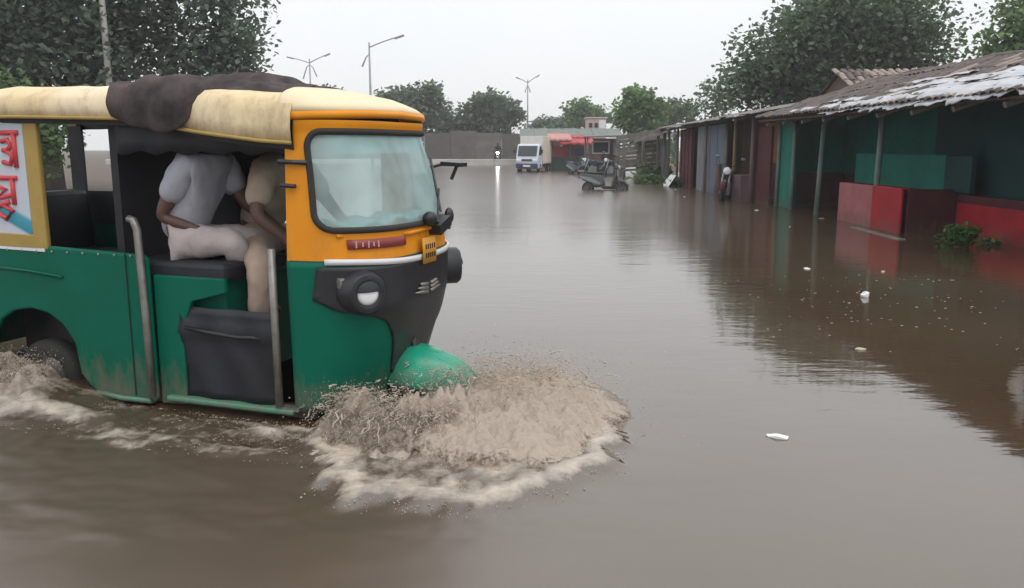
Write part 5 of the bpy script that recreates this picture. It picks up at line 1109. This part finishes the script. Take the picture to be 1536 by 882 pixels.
def bow_fn(X, Y):
    dx, dy = X-.55, Y+.05; an = np.arctan2(dy, dx); rad = np.hypot(dx, dy)
    wx_ = X+.10*fbm(X*5, Y*5, 4); wy_ = Y+.10*fbm(X*5+40, Y*5+9, 4)
    rA = np.sqrt(((wx_-1.14)/.62)**2+((wy_+.20)/.86)**2); A = (.27+.22*fbm(X*3.2+1, Y*3.2+8, 3))*np.clip(1-rA, 0, 1)**.9*(1-.25*np.clip(1-rA, 0, 1))
    yc = -.50-.16*np.sin(np.pi*np.clip((X-.05)/1.0, 0, 1)); q = wy_-yc
    Bm = np.where(q > 0, np.exp(-(q/.13)**2), np.exp(-(q/.27)**2))*sstep(.08, .42, wx_)*(1-sstep(.85, 1.35, wx_))
    B = .165*Bm
    stroke = fbm(an*17+rad*.8, rad*3.2+5, 4); fine = fbm(X*26, Y*26, 3); med = fbm(X*9+3, Y*9, 3)
    h = np.maximum(A, B)+.35*np.minimum(A, B)
    a5 = np.arctan2((Y+.5)/.92, (X-.95)/.76); e = .95+.42*fbm(np.cos(a5)*4+3, np.sin(a5)*4+5, 5)
    rr = np.sqrt(((X-.95)/.76)**2+((Y+.50)/.92)**2)+.05*fbm(X*9, Y*9, 3)
    rim = np.clip(.35+2.6*fbm(an*3+2, rad*2, 4), 0, 1.2)*np.exp(-((rr-e)/.09)**2)*(1-sstep(2.0, 2.6, np.abs(np.arctan2(Y+.5, X-.95)+.75)))
    skirt = (1-sstep(e-.15, e, rr))*(.020+.06*med+.04*fine)
    z = h*(1+(.75-.62*(A > B))*stroke+(.5-.2*(A > B))*med)+np.sqrt(np.clip(h, 0, 1))*(.10*fine+.05*stroke)+.035*rim*(1+1.5*fine)+skirt-.012
    pale = .72*np.clip(A/.02, 0, 1)*sstep(.66, .95, X) + .75*rim + .42*(h < .03)*(rr < e) + .75*stroke + .5*sstep(.11, .17, B)*(X < .8) - .62*sstep(-.02, .05, B-A)*sstep(.015, .05, B)*(1-sstep(.12, .165, B)) + .10  # darker hollow below the side crest is shading painted into the colour
    k = .10*np.sqrt(np.clip(h, 0, 1)); cov = .05 + .20*(rr < e) + .40*np.clip(h/.07, 0, 1) + .42*np.clip(rim, 0, 1) + .7*stroke*(h > .02) - .10*sstep(.6, .95, rA)*(A > 0)*(h > .01)
    return z, pale, cov, k*stroke, -k*med
heap('spray_heap', -.25, 2.0, -1.65, .62, .0095, bow_fn, bow)
# ragged sheets leaving the crest
def src_f(g, n): return np.stack([.95+.22*g.normal(size=n), -.10+.22*g.normal(size=n), .12+.10*g.random(n)], -1)
def vel_f(g, n):
    a = g.uniform(R(-95), R(55), n); s_ = 1.35*(.3+.9*g.random(n)); return np.stack([s_*np.cos(a), s_*np.sin(a), .3+1.25*g.random(n)], -1)
def src_s(g, n): return np.stack([.22+.72*g.random(n), -.54+.07*g.normal(size=n), .10+.06*g.random(n)], -1)
def vel_s(g, n): return np.stack([-.5+1.5*g.random(n)+.2*g.normal(size=n), -(.3+1.5*g.random(n)), .2+1.25*g.random(n)], -1)
p, v, t = throw(g, 22000, src_f, vel_f, .0, 1.0); droplets('droplets', to_world(p), dir_world(v), .0009+.0036*g.random(len(p))**6, M['splash_pale'], bow, g)
p, v, t = throw(g, 10000, src_s, vel_s, .0, 1.0); droplets('droplets', to_world(p), dir_world(v), .0009+.0034*g.random(len(p))**6, M['splash_pale'], bow, g)
n = 520; p0 = src_s(g, n); v = vel_s(g, n); T = (v[:, 2]+np.sqrt(v[:, 2]**2+2*G9*p0[:, 2]))/G9; t0 = T*(.05+.7*g.random(n)); strands('strands', p0, v, t0, t0+.02+.035*g.random(n), .0012+.0036*g.random(n)**2, M['splash_pale'], bow)
n = 420; p0 = src_f(g, n); v = vel_f(g, n); T = (v[:, 2]+np.sqrt(v[:, 2]**2+2*G9*p0[:, 2]))/G9; t0 = T*(.05+.8*g.random(n)); strands('strands', p0, v, t0, t0+.02+.03*g.random(n), .0012+.0034*g.random(n)**2, M['splash_pale'], bow)
n = 5000; a = g.uniform(-2.9, 1.2, n); e = .97+.42*fbm(np.cos(a)*4+3, np.sin(a)*4+5, 5) + .06*g.normal(size=n) + .08*fbm(a*22, a*0+3, 3)
p = np.stack([.95+.76*e*np.cos(a), -.50+.92*e*np.sin(a), .002+.018*g.random(n)**2], -1); keep = (p[:, 1] < .1) | (p[:, 0] > 1.0); p = p[keep]
droplets('froth', to_world(p), np.stack([np.cos(a), np.sin(a), 0*a], -1)[keep], .001+.0034*g.random(len(p))**4, M['splash_pale'], bow, g)
# churned water by the rear wheel and along the sill
wash = spray_root('rear_wheel_wash', 'brown churned water heaped up by the rear wheel of the rickshaw')
def wash_fn(X, Y):
    wx_ = X+.10*fbm(X*5+9, Y*5, 4); wy_ = Y+.08*fbm(X*5+20, Y*5+9, 4); med = fbm(X*8+3, Y*10, 4); fine = fbm(X*26, Y*26, 3)
    A = .25*np.clip(1-(((wx_+1.98)/.60)**2+((wy_+.78)/.30)**2), 0, 1)**.8
    med2 = fbm(X*3.5, Y*15, 4); tr = .028*np.exp(-((wy_+1.02+.08*np.sin(X*4))/.16)**2)*sstep(-2.6, -2.2, X)*(1-sstep(-.2, .25, X))
    z = A*(1+.8*med)+np.sqrt(A)*(.09*fine+.05*med)+tr*(.1+2.6*med2+2.0*fine)-.016
    return z, .12+.35*med+.35*np.clip(A/.2, 0, 1)*(med > 0)+.15*(tr > .02)*med2+.2*(fine), .10+.6*np.clip(A/.06, 0, 1)+.9*med2*(tr > .005), .10*np.sqrt(A)*med, -.06*np.sqrt(A)*fine
heap('spray_heap', -2.7, .35, -1.45, -.50, .0105, wash_fn, wash)
def src_r(g, n): return np.stack([-2.4+.85*g.random(n), -.72+.06*g.normal(size=n), .14+.08*g.random(n)], -1)
def vel_r(g, n): return np.stack([.4*g.normal(size=n), -(.1+.9*g.random(n)), .2+1.1*g.random(n)], -1)
p, v, t = throw(g, 4500, src_r, vel_r, .1, 1.0); droplets('droplets', to_world(p), dir_world(v), .001+.004*g.random(len(p))**4, M['splash_pale'], wash, g)
n = 5200; x_ = -2.4+2.9*g.random(n); y_ = -.72-.55*g.random(n)**1.3-.10*fbm(x_*3, x_*0+2, 3); kk = fbm(x_*2.2, y_*5, 4) + .15*g.normal(size=n) > .06
p = np.stack([x_, y_, .004+.02*g.random(n)**2], -1)[kk]; droplets('froth', to_world(p), np.tile([1., 0, 0], (len(p), 1)), .0014+.004*g.random(len(p))**3, M['splash'], wash, g)

# ------------------------------------------------------------------ things afloat
def scrap(loc, pts, m, name, label, cat, group=None, rz=0., h=.012):
    b = MB(); n = len(pts); top = [(x, y, h*(.7+.5*math.sin(3*i))) for i, (x, y) in enumerate(pts)]; bot = [(x*.9, y*.9, -.012) for x, y in pts]
    b.add(top+bot+[(0, 0, h*1.5)], [(i, (i+1) % n, 2*n) for i in range(n)] + [(i, n+i, n+(i+1) % n, (i+1) % n) for i in range(n)] + [tuple(range(n, 2*n))])
    o = b.build(name, M[m], None, smooth='auto'); o.location = loc; o.rotation_euler = (0, 0, rz); return tag(o, label, cat, group)
scrap((1.34, 4.0, 0), [(-.055, .012), (-.02, .026), (.03, .02), (.055, .004), (.05, -.018), (.0, -.02), (-.045, -.004)], 'foam_white', 'foam_scrap', 'bright white scrap floating alone on the open water in front', 'litter', rz=-.35, h=.016)
cb = MB(); cb.ball((0, 0, .02), (.042, .038, .036), 9, 6); cb.v = [tuple(Vector(p)*(1+.35*mnoise.noise(Vector(p)*38))) for p in cb.v]
o = cb.build('crumpled_bag', M['foam_white'], None); o.location = (3.46, 8.0, 0); tag(o, 'crumpled white bag floating in the dark tree reflection', 'litter')
g2 = random.Random(9)
for k, (px_, py_, lab) in enumerate(((4.36, 9.64, 'pale flat scrap beyond the crumpled bag'), (3.55, 9.9, 'small pale scrap left beyond the crumpled bag'), (5.1, 15.2, 'pale scrap afloat off the pink wall'), (5.65, 19.2, 'pale scrap afloat off the green door'), (2.52, 5.85, 'small pale scrap nearest the front edge of the tree reflection'), (4.15, 6.4, 'pale scrap at the right edge of the tree reflection'), (5.05, 24.4, 'pale scrap afloat off the shuttered stall'), (5.6, 28.6, 'white scrap afloat by the maroon shack'), (6.35, 17.0, 'pale scrap below the hut post beside the pink wall'))):
    r0 = g2.uniform(.022, .05)*(1 + py_*.03); scrap((px_, py_, 0), [(r0*g2.uniform(.6, 1.2)*math.cos(a), r0*.6*g2.uniform(.6, 1.2)*math.sin(a)) for a in [i*1.047 for i in range(6)]], 'foam_white' if k % 2 else 'splash_pale', 'floating_scrap', lab, 'litter', 'scraps afloat near the huts', g2.uniform(0, 3))
b = MB(); gg = random.Random(3)
for k in range(230):
    y = gg.uniform(5.6, 9.5); x = gg.uniform(1.9 + (y-5.6)*.02, 4.9) ; 
    if gg.random() > .3 + .7*max(0, mnoise.noise(Vector((x*.8, y*.8, 2)))+.3): continue
    r0 = gg.uniform(.003, .008); b.ball((x, y, 0), (r0*gg.uniform(1, 2.4), r0, r0*.6), 6, 4)
tag(b.build('rain_bubbles', M['splash'], None, smooth=True), 'scatter of pale bubbles and flecks on the water before the huts', 'bubbles', kind='stuff')

# ------------------------------------------------------------------ haze
hz = MB().box((0, 60, 5.5), (720, 520, 14)).build('haze', bpy.data.materials.new('haze_air'), None)
hm_ = hz.data.materials[0]; hm_.use_nodes = True; nn_ = hm_.node_tree.nodes; nn_.remove(nn_['Principled BSDF'])
pv = nn_.new('ShaderNodeVolumePrincipled'); pv.inputs['Color'].default_value = (.93, .95, .97, 1); pv.inputs['Density'].default_value = .0013; pv.inputs['Anisotropy'].default_value = .2
hm_.node_tree.links.new(pv.outputs[0], nn_['Material Output'].inputs['Volume']); tag(hz, 'thin rainy haze over the whole flooded street', 'haze', kind='stuff')
